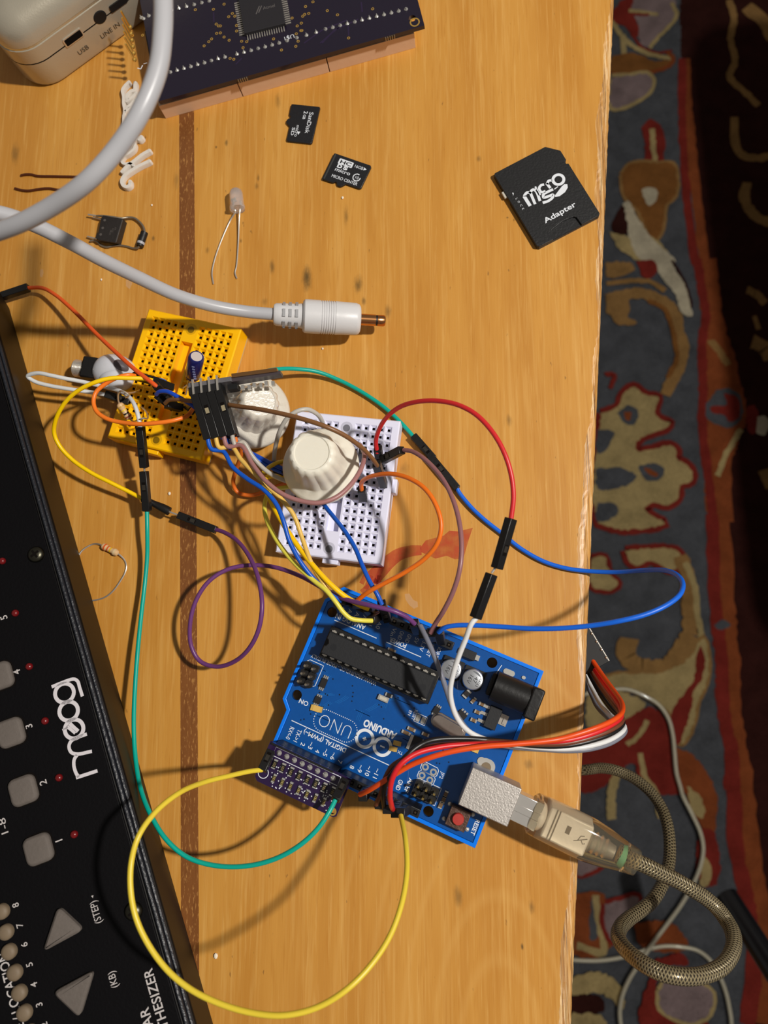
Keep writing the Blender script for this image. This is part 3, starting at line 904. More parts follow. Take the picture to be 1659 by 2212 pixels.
QM = frame(V((qa.x, qa.y, BZ)), V((qx.x, qx.y, 0)))
ck = MB(); ck.prism([(0, .0), (QW, .0), (QW, QW), (0, QW)], .2, 1.7, QM, inset=.15)
cq = ck.build('chip', CHP, dsp, label='square black surface mounted chip')
lm = MB()
for i in range(16):
    f = .9 + i * (QW - 1.8) / 15
    for (x, y, dx, dy) in ((f, -1.0, .38, 2.0), (f, QW + 1.0, .38, 2.0), (-1.0, f, 2.0, .38), (QW + 1.0, f, 2.0, .38)):
        lm.box((x, y, .22), (dx, dy, .35), QM)
lm.build('chip_leads', METAL, cq)
cm = MB(); cm.stroke([(5.5, 6.5), (7.2, 9.5)], .35, QM @ Matrix.Translation((0, 0, 1.72))); cm.stroke([(6.5, 6.8), (8.0, 9.4)], .35, QM @ Matrix.Translation((0, 0, 1.72)))
cm.text('Atmel', QM @ Matrix.Translation((10.6, 7.6, 1.72)), 1.3)
cm.build('chip_print', mat('chip_print', (96, 92, 90), .6), cq)
SOL = mat('solder', (210, 208, 202), .3, .65)
so1 = MB()
rows = [((368, 156), (486, 123), 9), ((512, 117), (603, 93), 7), ((620, 88), (683, 70), 4), ((703, 63), (877, 20), 12), ((305, 38), (452, 2), 10), ((310, 40), (312, 39), 1)]
for (x0_, y0_), (x1_, y1_), n in rows:
    for i in range(n):
        f = i / max(1, n - 1); p = at(x0_ + (x1_ - x0_) * f, y0_ + (y1_ - y0_) * f, BZ)
        so1.lathe([(.75, 0), (.5, .35), (.2, .7), (.12, 1.1)], Matrix.Translation(p) @ Matrix.Rotation(random.uniform(-.3, .3), 4, 'X'), 8)
so1.build('solder_joints', SOL, dsp, smooth=True)['kind'] = 'stuff'
via = MB()
for x, y in [(286, 77), (422, 21), (461, 20), (484, 9), (467, 52), (472, 56), (476, 56), (468, 72), (476, 71), (502, 29), (494, 36), (507, 35), (511, 55), (511, 67), (484, 80), (495, 87), (457, 84), (451, 90), (441, 99), (525, 103), (522, 89),
             (533, 90), (660, 14), (676, 4), (654, 35), (667, 29), (658, 31), (631, 39), (651, 50), (642, 56), (707, 23), (729, 32), (640, 73), (650, 66), (652, 66), (644, 89), (639, 100), (608, 108), (497, 126), (505, 128), (591, 84), (805, 19), (753, 82), (308, 76)]:
    p = at(x, y, BZ + .03)
    via.ring(tuple(p), .42, .3, n=10)
via.build('plated_vias', GOLD, dsp)['kind'] = 'stuff'
p = BM.inverted() @ at(896, 48, BZ); MB().ring((p.x, p.y, BZ + .04), 1.55, .5, M=BM).build('mounting_hole_pad', GOLD, dsp)
for (x, y) in ((522, 163), (842, 77)):
    bt = MB()
    p0 = BM.inverted() @ at(x, y, BZ)
    for i in range(5): bt.box((p0.x - 1.6 + i * .8, -.25, BZ - .9), (.3, .6, 1.5), BM)
    bt.build('edge_pads', DULL, dsp)
st = MB()
st.text('U$1', frame(at(623, 77, BZ + .05), at(612, 80, BZ) - at(634, 73, BZ)), 1.6, width=3.6)
st.build('part_number', INK, dsp)
st = MB(); st.stroke([tuple(at(x, y, BZ + .05)) for x, y in [(297, 147), (304, 149), (308, 141)]], .4, smooth=False)
st.build('corner_mark', INK, dsp)
st = MB(); st.text('1', frame(at(310, 138, BZ + .05), BX.cross(V((0, 0, 1)))), 1.4)
st.build('pin_number', INK, dsp)
TRM = mat('purple_trace', (44, 33, 60), .35)
for pts in ([(960, 215), (1050, 150), (1175, 100)], [(1050, 215), (1110, 150), (1200, 110), (1230, 95)], [(1180, 130), (1183, 180)], [(620, 320), (650, 290)], [(1245, 10), (1250, 60)], [(510, 60), (512, 110)], [(1040, 215), (1140, 130)]):
    tr = MB(); tr.stroke([tuple(at(240 + x / 2.304, y / 2.304, BZ + .02)) for x, y in pts], .5, smooth=False)
    tr.build('copper_trace', TRM, dsp)

# ================================================================== CARDS
def card(name, label, cat, pose, h, out, col=(30, 30, 33), bev=.15, under=None):
    M = Matrix.Translation((pose[0], pose[1], 0)) @ Matrix.Rotation(pose[2], 4, 'Z')
    e = thing(name, label, cat, (pose[0], pose[1], 0))
    b = MB(); b.prism(out, .05, h, M)
    o = b.build('card_body', mat(name + '_plastic', col, .42, bump=.25, bscale=1500), e, bevel=bev)
    return e, M, o


MSD = [(.25, 15), (10.75, 15), (11, 14.7), (11, .5), (10.5, 0), (1.8, 0), (1.3, .5), (1.3, 5.9), (.2, 6.8), (-.35, 7.3), (-.4, 8.4), (.1, 9.0), (.7, 9.3), (.8, 9.9), (.1, 10.6), (0, 14.7)]
m1 = (-66.7, 183.01, -.1962)
e, M, o = card('memory_card', 'black tiny memory card printed 2GB below the purple board', 'memory card', m1, 1.0, MSD)
R90 = Matrix.Rotation(-math.pi / 2, 4, 'Z')


def tl(x, y, z, rot=-90, M=None): return M @ Matrix.Translation((x, y, z)) @ Matrix.Rotation(math.radians(rot), 4, 'Z')


pt = MB()
pt.text('SanDisk', tl(7.55, 8.2, 1.03, -90, M), 1.55, bold=.004, width=8.6)
pt.text('2', tl(5.4, 12.1, 1.03, -90, M), 1.5, bold=.01); pt.text('GB', tl(5.45, 10.3, 1.03, -90, M), 1.0, bold=.01)
pt.text('micro', tl(3.9, 4.4, 1.03, -90, M), 1.15, bold=.004, width=4.6)
pt.text('SD', tl(2.45, 4.0, 1.03, -90, M), 1.1, bold=.01, width=3.2)
pt.flat([M @ V(p) for p in ((4.5, 4.2, 1.03), (5.8, 4.2, 1.03), (5.25, 2.9, 1.03))][::-1])
pt.build('card_print', INK, e)
# the second card, turned over to the right
cA, cB = at(730.5, 333, 1), at(803, 358, 1)
v_ = cB - cA
# long side runs from the ridge end to the contact end; its left side carries the notch
M2d = math.atan2(v_.y, v_.x)
m2 = M2d + math.pi / 2            # local +y points to the back (left) end
org = cB + V((math.cos(m2 + math.pi), math.sin(m2 + math.pi), 0)) * 0
cC = at(779, 413, 1)
ydir = (cA - cB).normalized()
xdir = V((ydir.y, -ydir.x, 0))
if xdir.dot(cC - cB) > 0: pass
# local frame: x grows from the lower edge (notch side, x=0) to the upper edge (x=11), y from the contact end to the back
up_ = V((-ydir.y, ydir.x, 0))
if up_.y < 0: up_ = -up_
xax = V((ydir.y, -ydir.x, 0))
ang = math.atan2(xax.y, xax.x)
o2 = cB - xax * 11
e, M, o = card('memory_card', 'black tiny memory card with a class 10 ring and printed 16GB', 'memory card', (o2.x, o2.y, ang), 1.0, MSD)
bdg = MB(); bdg.box((5.5, 14.2, 1.08), (10.4, .5, .22), M); bdg.build('grip_ridge', plastic((64, 64, 62)), e, label='raised grey grip ridge')
pt = MB()
pt.text('MICRO CENTER', tl(2.0, 7.0, 1.03, -90, M), 1.15, bold=.008, width=10.2)
pt.text('micro', tl(4.7, 9.0, 1.03, -90, M), 1.4, bold=.008, width=6.0)
pt.text('S', tl(6.2, 8.6, 1.03, -90, M), 1.3, bold=.05, width=1.7); pt.text('D', tl(6.2, 10.9, 1.03, -90, M), 1.3, bold=.05, width=1.9)
pt.prism(rrect(2.2, 5.6, .3), 1.0, 1.03, M @ Matrix.Translation((8.7, 9.3, 0)))
pt.text('16GB', tl(8.3, 4.2, 1.03, -90, M), 1.15, bold=.0, width=3.2)
pt.flat([M @ V(p) for p in ((8.3, 2.2, 1.03), (9.5, 2.2, 1.03), (8.9, 1.1, 1.03))][::-1])
pt.ring((4.9, 3.2, 1.03), 1.35, .35, M=M, n=24, a0=-.4, a1=4.9)
pt.text('10', tl(4.35, 3.2, 1.03, -90, M), 1.1, bold=0)
pt.build('card_print', INK, e)
hc = MB(); hc.text('HC', tl(8.05, 9.3, 1.04, -90, M), 1.3, bold=.03, width=4.4); hc.build('logo_cutout', BLACKM, e)

# full size adapter card
msd = (23.54, 134.65, .4629)
SDO = [(.6, 0), (.6, .0), (23.4, 0), (24, .6), (24, 22.3), (23.3, 22.6), (23.3, 23.6), (24, 23.9), (24, 28), (20.2, 32), (.5, 32), (0, 31.5), (0, 25.6), (.75, 25.2), (.75, 20.2), (0, 19.8), (0, .6)]
M = Matrix.Translation((msd[0], msd[1], 0)) @ Matrix.Rotation(msd[2], 4, 'Z')
e = thing('card_adapter', 'larger black card adapter printed Adapter beside the table edge', 'memory card adapter', (msd[0], msd[1], 0))
SDM = mat('adapter_plastic', (31, 31, 32), .45, bump=.3, bscale=1300)
top = [(.6, 0), (6.0, 0), (6.0, 1.8), (7.2, 3.4), (12, 4.4), (15.9, 4.0), (16.6, 3.2), (16.8, 0), (23.4, 0), (24, .6), (24, 22.3), (23.3, 22.6), (23.3, 23.6), (24, 23.9), (24, 28), (20.2, 32), (.5, 32), (0, 31.5), (0, .6)]
b = MB(); b.prism(top, 1.35, 2.1, M); b.build('top_shell', SDM, e, bevel=.14)
b = MB(); b.prism(SDO, .05, 1.33, M); b.build('bottom_shell', SDM, e, bevel=.14)
b = MB(); b.box((-.1, 23.3, 1.2), (1.5, 2.6, 1.0), M); b.build('lock_slider', plastic((196, 190, 176)), e, bevel=.2, label='small cream lock slider')
pt = MB()


def sdp(x, y, a=0): return M @ Matrix.Translation((x, y, 2.13)) @ Matrix.Rotation(math.radians(a), 4, 'Z')


def sdl(px, py):
    q = M.inverted() @ at(px, py, 2.1); return (q.x, q.y)


C5 = lambda x, y: sdl(1020 + x / 5.184, 280 + y / 5.184)
S_ = lambda pts, w, **k: pt.stroke([C5(*p) + (2.13,) for p in pts], w, M, **k)
S_([(580, 745), (650, 855)], 1.15, smooth=False); S_([(580, 745), (615, 705), (650, 710), (665, 740), (705, 835)], .95); S_([(640, 715), (680, 672), (715, 690), (760, 800)], .95)
S_([(703, 655), (722, 648)], 1.0, smooth=False); S_([(722, 672), (760, 735)], .95, smooth=False)
S_([(805, 615), (770, 625), (750, 660), (775, 700), (820, 690)], .9)
S_([(832, 600), (875, 655)], .95, smooth=False); S_([(840, 615), (855, 575), (895, 568)], .9)
q = C5(965, 560); pt.ring((q[0], q[1], 2.13), 1.85, 1.0, M=M)
S_([(905, 668), (860, 690), (800, 725), (800, 760), (860, 745), (905, 730), (900, 760), (850, 800), (790, 820)], .95)
pt.flat([M @ V((*C5(*p), 2.13)) for p in [(925, 740), (1000, 640), (1030, 612), (1065, 612), (1070, 650), (1040, 700), (980, 745), (930, 755)]][::-1])
pt.flat([M @ V((*C5(*p), 2.13)) for p in [(915, 665), (955, 635), (965, 640), (925, 672)]][::-1])
q = C5(985, 960); pt.text('Adapter', sdp(q[0] + .4, q[1] + .1, 2), 1.95, bold=.015, width=12.2)
for ch_, x, y in (('L', 487, 778), ('O', 512, 815), ('C', 537, 855), ('K', 560, 893)):
    q = C5(x, y); pt.text(ch_, sdp(q[0], q[1], -90), .75)
pt.flat([M @ V((*C5(*p), 2.13)) for p in [(447, 706), (465, 708), (462, 740)]])
pt.build('card_print', INK, e)

# ================================================================== LOOSE PARTS
# clear LED
e = thing('clear_led', 'clear round headed LED with two long bent leads on the bare board', 'LED', tuple(at(511, 440)))
CLR = mat('clear_epoxy', (255, 250, 248), .06, trans=.8, ior=1.32, coat=.6)
a, b = at(513, 452, 2.9), at(509, 408, 2.9)
b = a + (b - a).normalized() * 8.2
M = zframe(a, b - a)
lb = MB(); lb.lathe([(2.75, 0), (2.75, 1.0), (2.45, 1.1), (2.45, 5.8), (2.2, 7.0), (1.5, 7.8), (.7, 8.15), (.05, 8.2)], M, 32); lb.build('lens', CLR, e, smooth=True)
ld_ = MB()
ld_.tube(spline([M @ V((-.9, .3, 3.4)), M @ V((-.9, .2, 0)), at(508, 458, 2.4), at(498, 475, 1.2), at(478, 520, .6), at(464, 560, .6), at(458, 590, .5), at(461, 614, .35)]), .28, 8)
ld_.build('lead', METAL, e, smooth=True)
ld_ = MB(); ld_.tube(spline([M @ V((1.0, .3, 3.0)), M @ V((.9, .2, 0)), at(517, 470, 1.8), at(515, 520, .7), at(511, 575, .5), at(508, 590, .5), at(512, 602, .35)]), .28, 8)
ld_.build('lead', METAL, e, smooth=True)
cp = MB(); cp.add([M @ V(p) for p in ((-1.2, .2, 2.6), (-.1, .2, 2.8), (-.3, .2, 4.4), (-1.4, .2, 4.0), (-1.2, .5, 2.6), (-.1, .5, 2.8), (-.3, .5, 4.4), (-1.4, .5, 4.0))], [(0, 1, 2, 3), (7, 6, 5, 4), (0, 4, 5, 1), (2, 6, 7, 3), (1, 5, 6, 2), (0, 3, 7, 4)])
cp.build('die_cup', METAL, e)
# two bare wire clippings
RUST = mat('oxidised_copper', (112, 62, 40), .45, .7, bump=.4, bscale=1200)
w = MB(); w.tube(spline([at(x, y, .55) for x, y in [(45, 379), (54, 377), (68, 377), (80, 380), (115, 381), (162, 382), (176, 383)]]), .45, 10)
tag(w.build('wire_clipping', RUST, smooth=True), 'upper of two thin brown bare wire clippings left of the grey cable', 'wire clipping', 'bare wire clippings')
w = MB(); w.tube(spline([at(x, y, .55) for x, y in [(32, 407), (48, 411), (62, 412), (82, 409), (105, 407), (125, 410), (146, 412)]]), .45, 10)
tag(w.build('wire_clipping', RUST, smooth=True), 'lower of two thin brown bare wire clippings left of the grey cable', 'wire clipping', 'bare wire clippings')


def resistor(e, a, b, r, bands, body=(214, 178, 132)):
    M = zframe(a, b - a); L = (b - a).length
    m = MB(); R = r
    m.lathe([(.3 * R, 0), (.85 * R, .06 * L), (1.05 * R, .16 * L), (1.0 * R, .26 * L), (.82 * R, .34 * L), (.82 * R, .66 * L), (1.0 * R, .74 * L), (1.05 * R, .84 * L), (.85 * R, .94 * L), (.3 * R, L)], M, 20)
    o = m.build('resistor_body', plastic(body, .4), e, smooth=True)
    for f, c in bands:
        m = MB(); rr = (1.06 if f < .28 or f > .72 else .86) * R; m.lathe([(rr, (f - .04) * L), (rr, (f + .04) * L)], M, 20); m.build('colour_band', plastic(c, .4), o, smooth=True)
    return o


e = thing('resistor', 'loose beige resistor with curled leads beside the black synthesizer', 'resistor', tuple(at(236, 1190)))
K2 = lambda x, y, z=.5: at(x / 5.184, 1100 + y / 5.184, z)
resistor(e, K2(1140, 405, 1.3), K2(1325, 500, 1.3), 1.15, [(.22, (214, 92, 40)), (.4, (206, 96, 44)), (.56, (222, 176, 40)), (.8, (214, 190, 150))])
for pts in ([(1145, 408, 1.3), (1110, 392, 1), (1050, 390), (980, 420), (920, 465), (885, 515), (860, 560)], [(1320, 498, 1.3), (1350, 520, 1), (1395, 570), (1415, 640), (1400, 710), (1350, 800), (1280, 900), (1210, 965), (1140, 1000), (1035, 1023), (960, 1030)]):
    m = MB(); m.tube(spline([K2(*p) if len(p) > 2 else K2(p[0], p[1], .4) for p in pts]), .3, 8); m.build('lead', METAL, e, smooth=True)

# black block with a diode looped across it
e = thing('voltage_regulator', 'small black block component with a striped diode looped across its leads', 'electronic component', tuple(at(240, 500)))
KR = lambda x, y, z=0: at(180 + x / 10.37, 440 + y / 10.37, z)
HB = 3.9
m = MB()
tp = [KR(410, 270, HB), KR(880, 345, HB), KR(720, 880, HB), KR(300, 800, HB), KR(330, 620, HB)]
tp = [KR(440, 262, HB), KR(880, 330, HB), KR(725, 880, HB), KR(350, 820, HB), KR(268, 760, HB), KR(300, 665, HB), KR(335, 640, HB), KR(395, 330, HB)]
bt = [KR(460, 290, .1), KR(985, 430, .1), KR(850, 925, .1), KR(395, 860, .1), KR(330, 800, .1), KR(350, 700, .1), KR(375, 670, .1), KR(425, 350, .1)]
n = len(tp); m.add(tp + bt, [tuple(range(n)), tuple(range(n, 2 * n))[::-1]] + [(i, n + i, n + (i + 1) % n, (i + 1) % n) for i in range(n)])
rb = m.build('component_body', mat('component_black', (38, 33, 31), .55, bump=.35, bscale=900), e, bevel=.2, fix=True)
m = MB()
for x, y in ((480, 370), (435, 545), (390, 690)): m.lathe([(.5, 0), (.5, .04)], Matrix.Translation(KR(x, y, HB + .01)), 16)
m.stroke([tuple(KR(x, y, HB + .04)) for x, y in ((880, 365), (735, 860))], .28, smooth=False)
for i, (x, y) in enumerate(((590, 640), (640, 600), (700, 560))):
    m.text(('78L05', 'B331', 'KA')[i], frame(KR(x, y, HB + .04), KR(x - 40, y + 150, HB) - KR(x, y, HB)), .6)
m.build('component_print', mat('faded_print', (84, 78, 74), .6), rb)
for pts in ([(110, 245, 2), (250, 265, 2), (420, 290, 2)], [(220, 300, 1.4), (400, 345, 1.4)], [(90, 735, 1.2), (200, 765, 1.3), (310, 790, 1.5)]):
    m = MB(); m.tube([KR(*p) for p in pts], .32, 8); m.build('pin', METAL, e, smooth=True)
m = MB(); m.tube(spline([KR(*p) for p in [(300, 275, 2.6), (450, 275, 3.2), (650, 300, 3.0), (860, 325, 2.2), (1000, 310, 1.4), (1130, 320, 1.2), (1250, 400, 1.2), (1340, 510, 1.4), (1370, 600, 1.7), (1375, 680, 1.8)]]), .42, 10); m.build('lead', DULL, e, smooth=True, label='dull grey diode lead')
m = MB(); m.tube(spline([KR(*p) for p in [(1255, 950, 1.8), (1220, 990, 1.4), (1120, 1000, .8), (980, 960, .6), (800, 935, .6), (660, 950, .6), (520, 975, .6), (400, 935, .6), (330, 870, .7), (240, 830, .9), (150, 835, 1)]]), .38, 10); m.build('lead', DULL, e, smooth=True, label='dull grey diode lead')
a, b = KR(1370, 645, 1.8), KR(1265, 955, 1.8)
m = MB(); m.cyl(a, b, 1.35, 24); dd_ = m.build('diode', BLACKP, e, smooth=True, label='black cylinder diode with a silver stripe')
m = MB(); M = zframe(a, b - a); L = (b - a).length; m.lathe([(1.38, L * .70), (1.38, L * .86)], M, 24); m.build('stripe', plastic((170, 170, 176)), dd_, smooth=True)

# white script lettering
e = thing('script_lettering', 'white printed plastic script lettering lying under the grey cable', 'ornament', tuple(at(290, 300)))
WPL = mat('white_pla', (222, 214, 204), .5, sss=.1, bump=.15, bscale=1500)
KL = lambda x, y, z=1.1: at(240 + x / 8.193, 160 + y / 8.193, z)
lt = MB()
for pts, r in (([(350, 1920), (345, 1985), (290, 2015), (225, 1980), (205, 1900), (250, 1820), (370, 1730), (520, 1640), (690, 1560)], 36),
               ([(690, 1375), (560, 1450), (420, 1560), (300, 1650), (210, 1745)], 36),
               ([(420, 1640), (330, 1600), (250, 1610), (200, 1560), (240, 1470), (330, 1420), (420, 1340), (430, 1250), (350, 1290), (250, 1390), (215, 1470)], 26),
               ([(535, 1150), (470, 1160), (390, 1200), (330, 1270)], 34), ([(540, 1145), (520, 1165)], 52),
               ([(330, 1270), (280, 1120), (240, 940), (235, 760)], 26),
               ([(240, 770), (255, 660), (235, 540), (235, 420), (215, 310), (260, 230), (330, 160)], 30), ([(300, 480), (300, 400), (360, 330), (430, 300), (440, 180)], 38),
               ([(290, 620), (370, 560), (450, 470)], 34), ([(290, 500), (380, 440), (460, 360)], 32), ([(250, 700), (330, 640), (420, 590)], 30)):
    P = spline([KL(x, y) for x, y in pts], 8); rad = r / 8.193 / 5.6
    k0 = len(lt.v)
    # rounded flat bar: a thick ribbon with soft sides
    prof_ = [(-1, .05), (-1, 1.5), (-.8, 2.0), (.8, 2.0), (1, 1.5), (1, .05)]
    L_ = len(P)
    for i in range(L_):
        t_ = (P[min(i + 1, L_ - 1)] - P[max(i - 1, 0)]); t_.z = 0; t_.normalize(); nn2 = V((-t_.y, t_.x, 0))
        for u_, z_ in prof_: q = P[i] + nn2 * u_ * rad; lt.v.append(V((q.x, q.y, z_)))
    for i in range(L_ - 1):
        for j in range(5):
            a = k0 + i * 6 + j; lt.f.append((a, a + 6, a + 7, a + 1)); lt.m.append(0)
    for p in (P[0], P[-1]):
        lt.lathe([(rad, .05), (rad, 1.5), (rad * .8, 2.0), (.02, 2.02)], Matrix.Translation((p.x, p.y, 0)), 16)
lt.build('letters', WPL, e, smooth=True)

# ================================================================== GREY AUDIO CABLE AND PLUG
e = thing('audio_cable', 'thick light grey audio cable with a moulded mono plug, arching over the table', 'cable', tuple(at(600, 685)))
GREY = mat('grey_cable', (176, 176, 180), .34, spec=.5)
pa_, pb_ = at(592, 679, 16.5), at(778, 690, 9.5)
ax_ = (pb_ - pa_).normalized()
near = [at(352, -40, 118), at(352, 60, 118), at(341, 150, 117), at(305, 240, 116), at(255, 318, 114), at(190, 390, 112), at(110, 447, 108), at(20, 492, 104)]
far = [at(-20, 458, 80), at(60, 480, 73), at(150, 523, 64), at(220, 561, 55), at(300, 600, 43), at(380, 637, 32), at(460, 661, 24), at(530, 673, 19), pa_ + ax_ * 1]
joinl = [at(-90, 520, 98), at(-150, 500, 92), at(-110, 462, 86)]
m = MB(); m.tube(spline(near + joinl + far, 10), 2.02, 20)
m.build('cable_jacket', GREY, e, smooth=True)
PLG = mat('plug_overmould', (208, 207, 208), .38, bump=.08, bscale=900)
M = zframe(pa_, ax_); L = (pb_ - pa_).length
m = MB()
m.lathe([(2.3, -.3), (3.3, 0), (3.65, .7), (3.75, 2.8), (3.9, 8), (4.1, 9.3), (4.15, 9.6)], M, 40)
sr = m.build('strain_relief', PLG, e, smooth=True)
m = MB()
for zz in (3.2, 5.3, 7.4):
    for a in range(0, 360, 60):
        m.box((0, 3.82 + (zz - 3) * .04, zz), (2.5, .35, .95), M @ Matrix.Rotation(math.radians(a + 12), 4, 'Z'))
m.build('relief_slots', plastic((150, 150, 152)), sr, label='grey slots moulded round the strain relief')
m = MB()
pr_ = [(3.9, 9.3), (4.9, 9.5), (5.45, 10.1), (5.5, 11), (5.5, 15)]
for i in range(7):
    z_ = 15.2 + i * .75; pr_ += [(5.5, z_), (5.28, z_ + .15), (5.28, z_ + .35), (5.5, z_ + .5)]
pr_ += [(5.4, 22), (5.25, L - 1.5), (4.9, L - .5), (4.2, L)]
m.lathe(pr_, M, 48); m.build('plug_grip', PLG, e, smooth=True)
m = MB(); m.lathe([(1.9, L - .2), (1.9, L + 5.2)], M, 24); m.build('sleeve', mat('copper_gold', (214, 150, 96), .2, 1), e, smooth=True)
m = MB(); m.lathe([(1.75, L + 5.2), (1.75, L + 5.8)], M, 24); m.build('insulator_ring', BLACKP, e, smooth=True)
m = MB(); m.lathe([(1.85, L + 5.8), (1.9, L + 7.9), (1.6, L + 8.4), (.05, L + 8.5)], M, 24); m.build('tip', mat('copper_gold_tip', (206, 140, 90), .22, 1), e, smooth=True)

# ================================================================== BREADBOARDS
def breadboard(label, pose, col, padcol, tabs):
    M = Matrix.Translation((pose[0], pose[1], 0)) @ Matrix.Rotation(pose[2], 4, 'Z')
    e = thing('mini_breadboard', label, 'breadboard', (pose[0], pose[1], 0))
    Z = 8.5; p = 2.54; m = MB()
    xs = [i * p for i in range(5)] + [17.78 + i * p for i in range(5)]
    x0, x1, y0, y1 = -3.4, 31.4, 3.4, -44.1
    h = p / 2
    q = lambda xa, xb, ya, yb, z=Z, mi=0: m.add([M @ V(v) for v in ((xa, ya, z), (xb, ya, z), (xb, yb, z), (xa, yb, z))], [(0, 1, 2, 3)], mi)
    ya, yb = -40.64 - h, h
    q(x0 + .4, -h, y1 + .4, y0 - .4); q(10.16 + h, 11.9, y1 + .4, y0 - .4); q(16.1, 17.78 - h, y1 + .4, y0 - .4); q(27.94 + h, x1 - .4, y1 + .4, y0 - .4)
    q(-h, 10.16 + h, yb, y0 - .4); q(-h, 10.16 + h, y1 + .4, ya); q(17.78 - h, 27.94 + h, yb, y0 - .4); q(17.78 - h, 27.94 + h, y1 + .4, ya)
    # central groove and screw holes
    gy0, gy1 = -5.4, -35.2
    q(11.9, 16.1, -1.9 - 1.9, y0 - .4); q(11.9, 16.1, y1 + .4, gy1 - .6)
    q(11.9, 16.1, gy0, -3.8)
    q(11.9, 16.1, gy1, gy0, Z - 3)
    q(11.9, 16.1, gy1 - .6, gy1)
    for xa, xb, yaa, ybb in ((11.9, 11.9, gy1, gy0), (16.1, 16.1, gy1, gy0)):
        m.add([M @ V(v) for v in ((xa, yaa, Z - 3), (xa, ybb, Z - 3), (xa, ybb, Z), (xa, yaa, Z))], [(0, 1, 2, 3)] if xa < 14 else [(3, 2, 1, 0)])
    for yy in (gy1, gy0): m.add([M @ V(v) for v in ((11.9, yy, Z - 3), (16.1, yy, Z - 3), (16.1, yy, Z), (11.9, yy, Z))], [(0, 1, 2, 3), ])
    for x in xs:
        for r in range(17):
            y = -r * p
            rings_ = [(h, Z), (1.08, Z), (.42, Z - .95), (.42, Z - 1.6)]
            base = len(m.v)
            for hw, z in rings_:
                m.v += [M @ V((x + a * hw, y + b * hw, z)) for a, b in ((-1, -1), (1, -1), (1, 1), (-1, 1))]
            for k in range(3):
                for j in range(4):
                    a = base + 4 * k + j; b = base + 4 * k + (j + 1) % 4
                    m.f.append((a, b, b + 4, a + 4)); m.m.append(1 if k == 2 else 0)
            m.f.append(tuple(base + 12 + j for j in range(4))); m.m.append(1)
    # walls with a small chamfer
    A_ = [(x0 + .4, y1 + .4), (x1 - .4, y1 + .4), (x1 - .4, y0 - .4), (x0 + .4, y0 - .4)]
    Bq = [(x0, y1), (x1, y1), (x1, y0), (x0, y0)]
    base = len(m.v)
    m.v += [M @ V((*a, Z)) for a in A_] + [M @ V((*a, Z - .4)) for a in Bq] + [M @ V((*a, 1.2)) for a in Bq]
    for k in (0, 4):
        for j in range(4):
            m.f.append((base + k + j, base + k + 4 + j, base + k + 4 + (j + 1) % 4, base + k + (j + 1) % 4)); m.m.append(0)
    m.f.append((base + 8, base + 11, base + 10, base + 9)); m.m.append(0)
    P_ = mat(label.split()[0] + '_abs', col, .35, sss=.05)
    o = m.build('board_block', [P_, HOLE], e)
    for yy in (-.6, -40.9):
        k = MB(); k.lathe([(2.0, 0), (1.9, .02)], M @ Matrix.Translation((14, yy, Z + .005)), 24); hh = k.build('screw_recess', plastic(tuple(int(c * .86) for c in col)), o)
        k = MB(); k.lathe([(1.2, 0), (1.2, .02)], M @ Matrix.Translation((14, yy - .2, Z + .04)), 20); k.build('screw_hole', plastic(tuple(int(c * .5) for c in col)), o)
    for tx, ty, dx, dy in tabs:
        k = MB(); k.box((tx, ty, 4.2), (dx, dy, 5.0), M); k.build('locking_tab', P_, e, bevel=.25)
    k = MB(); k.box(((x0 + x1) / 2, (y0 + y1) / 2, .6), (x1 - x0 - .3, y0 - y1 - .3, 1.15), M); k.build('adhesive_pad', plastic(padcol, .7), e, label='foam adhesive pad under the board')
    return e, M


YB, MY = breadboard('yellow mini breadboard half covered with wires beside the silver capacitor', (-108.82, 112.42, -.2626), (255, 190, 0), (206, 180, 130), [(12, -44.8, 6.2, 1.8)])
WB, MW = breadboard('white mini breadboard under the large white knob', (-54.71, 73.866, -.1336), (226, 226, 246), (206, 166, 150), [(14.5, -44.8, 5.2, 1.8), (31.9, -18, 1.8, 4.6)])

# ================================================================== MICROCONTROLLER BOARD
UZ = 8.0
MU = Matrix.Translation((18.64, -7.674, UZ)) @ Matrix.Rotation(2.7413, 4, 'Z')


def U(x, y, z=0): return MU @ V((x, y, z))


def ufr(x, y, z=.04, a=0): return MU @ Matrix.Translation((x, y, z)) @ Matrix.Rotation(math.radians(a), 4, 'Z')


uno = thing('microcontroller_board', 'bright blue microcontroller board with a long black chip near the table edge', 'circuit board', (U(34, 26).x, U(34, 26).y, 0))
OUT = [(0, 0), (65.2, 0), (66.04, .9), (66.04, 2.5), (68.58, 5.1), (68.58, 37.8), (66.04, 40.4), (66.04, 51.8), (64.5, 53.34), (0, 53.34)]
UHOLES = [circ(14, 2.5, 1.6), circ(15.3, 50.7, 1.6), circ(66.1, 7.6, 1.6), circ(66.1, 35.5, 1.6)]
PCBB = mat('blue_solder_mask', (0, 76, 150), .3, spec=.5, coat=.35, bump=.08, bscale=700, var=.08)
RIMB = mat('bright_blue_plastic', (0, 120, 240), .32, sss=.05)
b = MB(); holed(b, OUT, UHOLES, -1.6, 0, MU); b.build('board', PCBB, uno)
b = MB(); o1 = offset(OUT, 1.25); o2_ = offset(OUT, .12); n = len(OUT)
vs = [MU @ V((*p, -6.6)) for p in o1] + [MU @ V((*p, .35)) for p in o1] + [MU @ V((*p, .35)) for p in o2_] + [MU @ V((*p, -6.6)) for p in o2_]
b.add(vs, [(k * n + i, k * n + (i + 1) % n, ((k + 1) % 4) * n + (i + 1) % n, ((k + 1) % 4) * n + i) for k in range(4) for i in range(n)])
for x, y in ((8, 8), (60, 8), (60, 46), (8, 46)): b.box((x, y, -7.2), (6, 6, 1.4), MU)
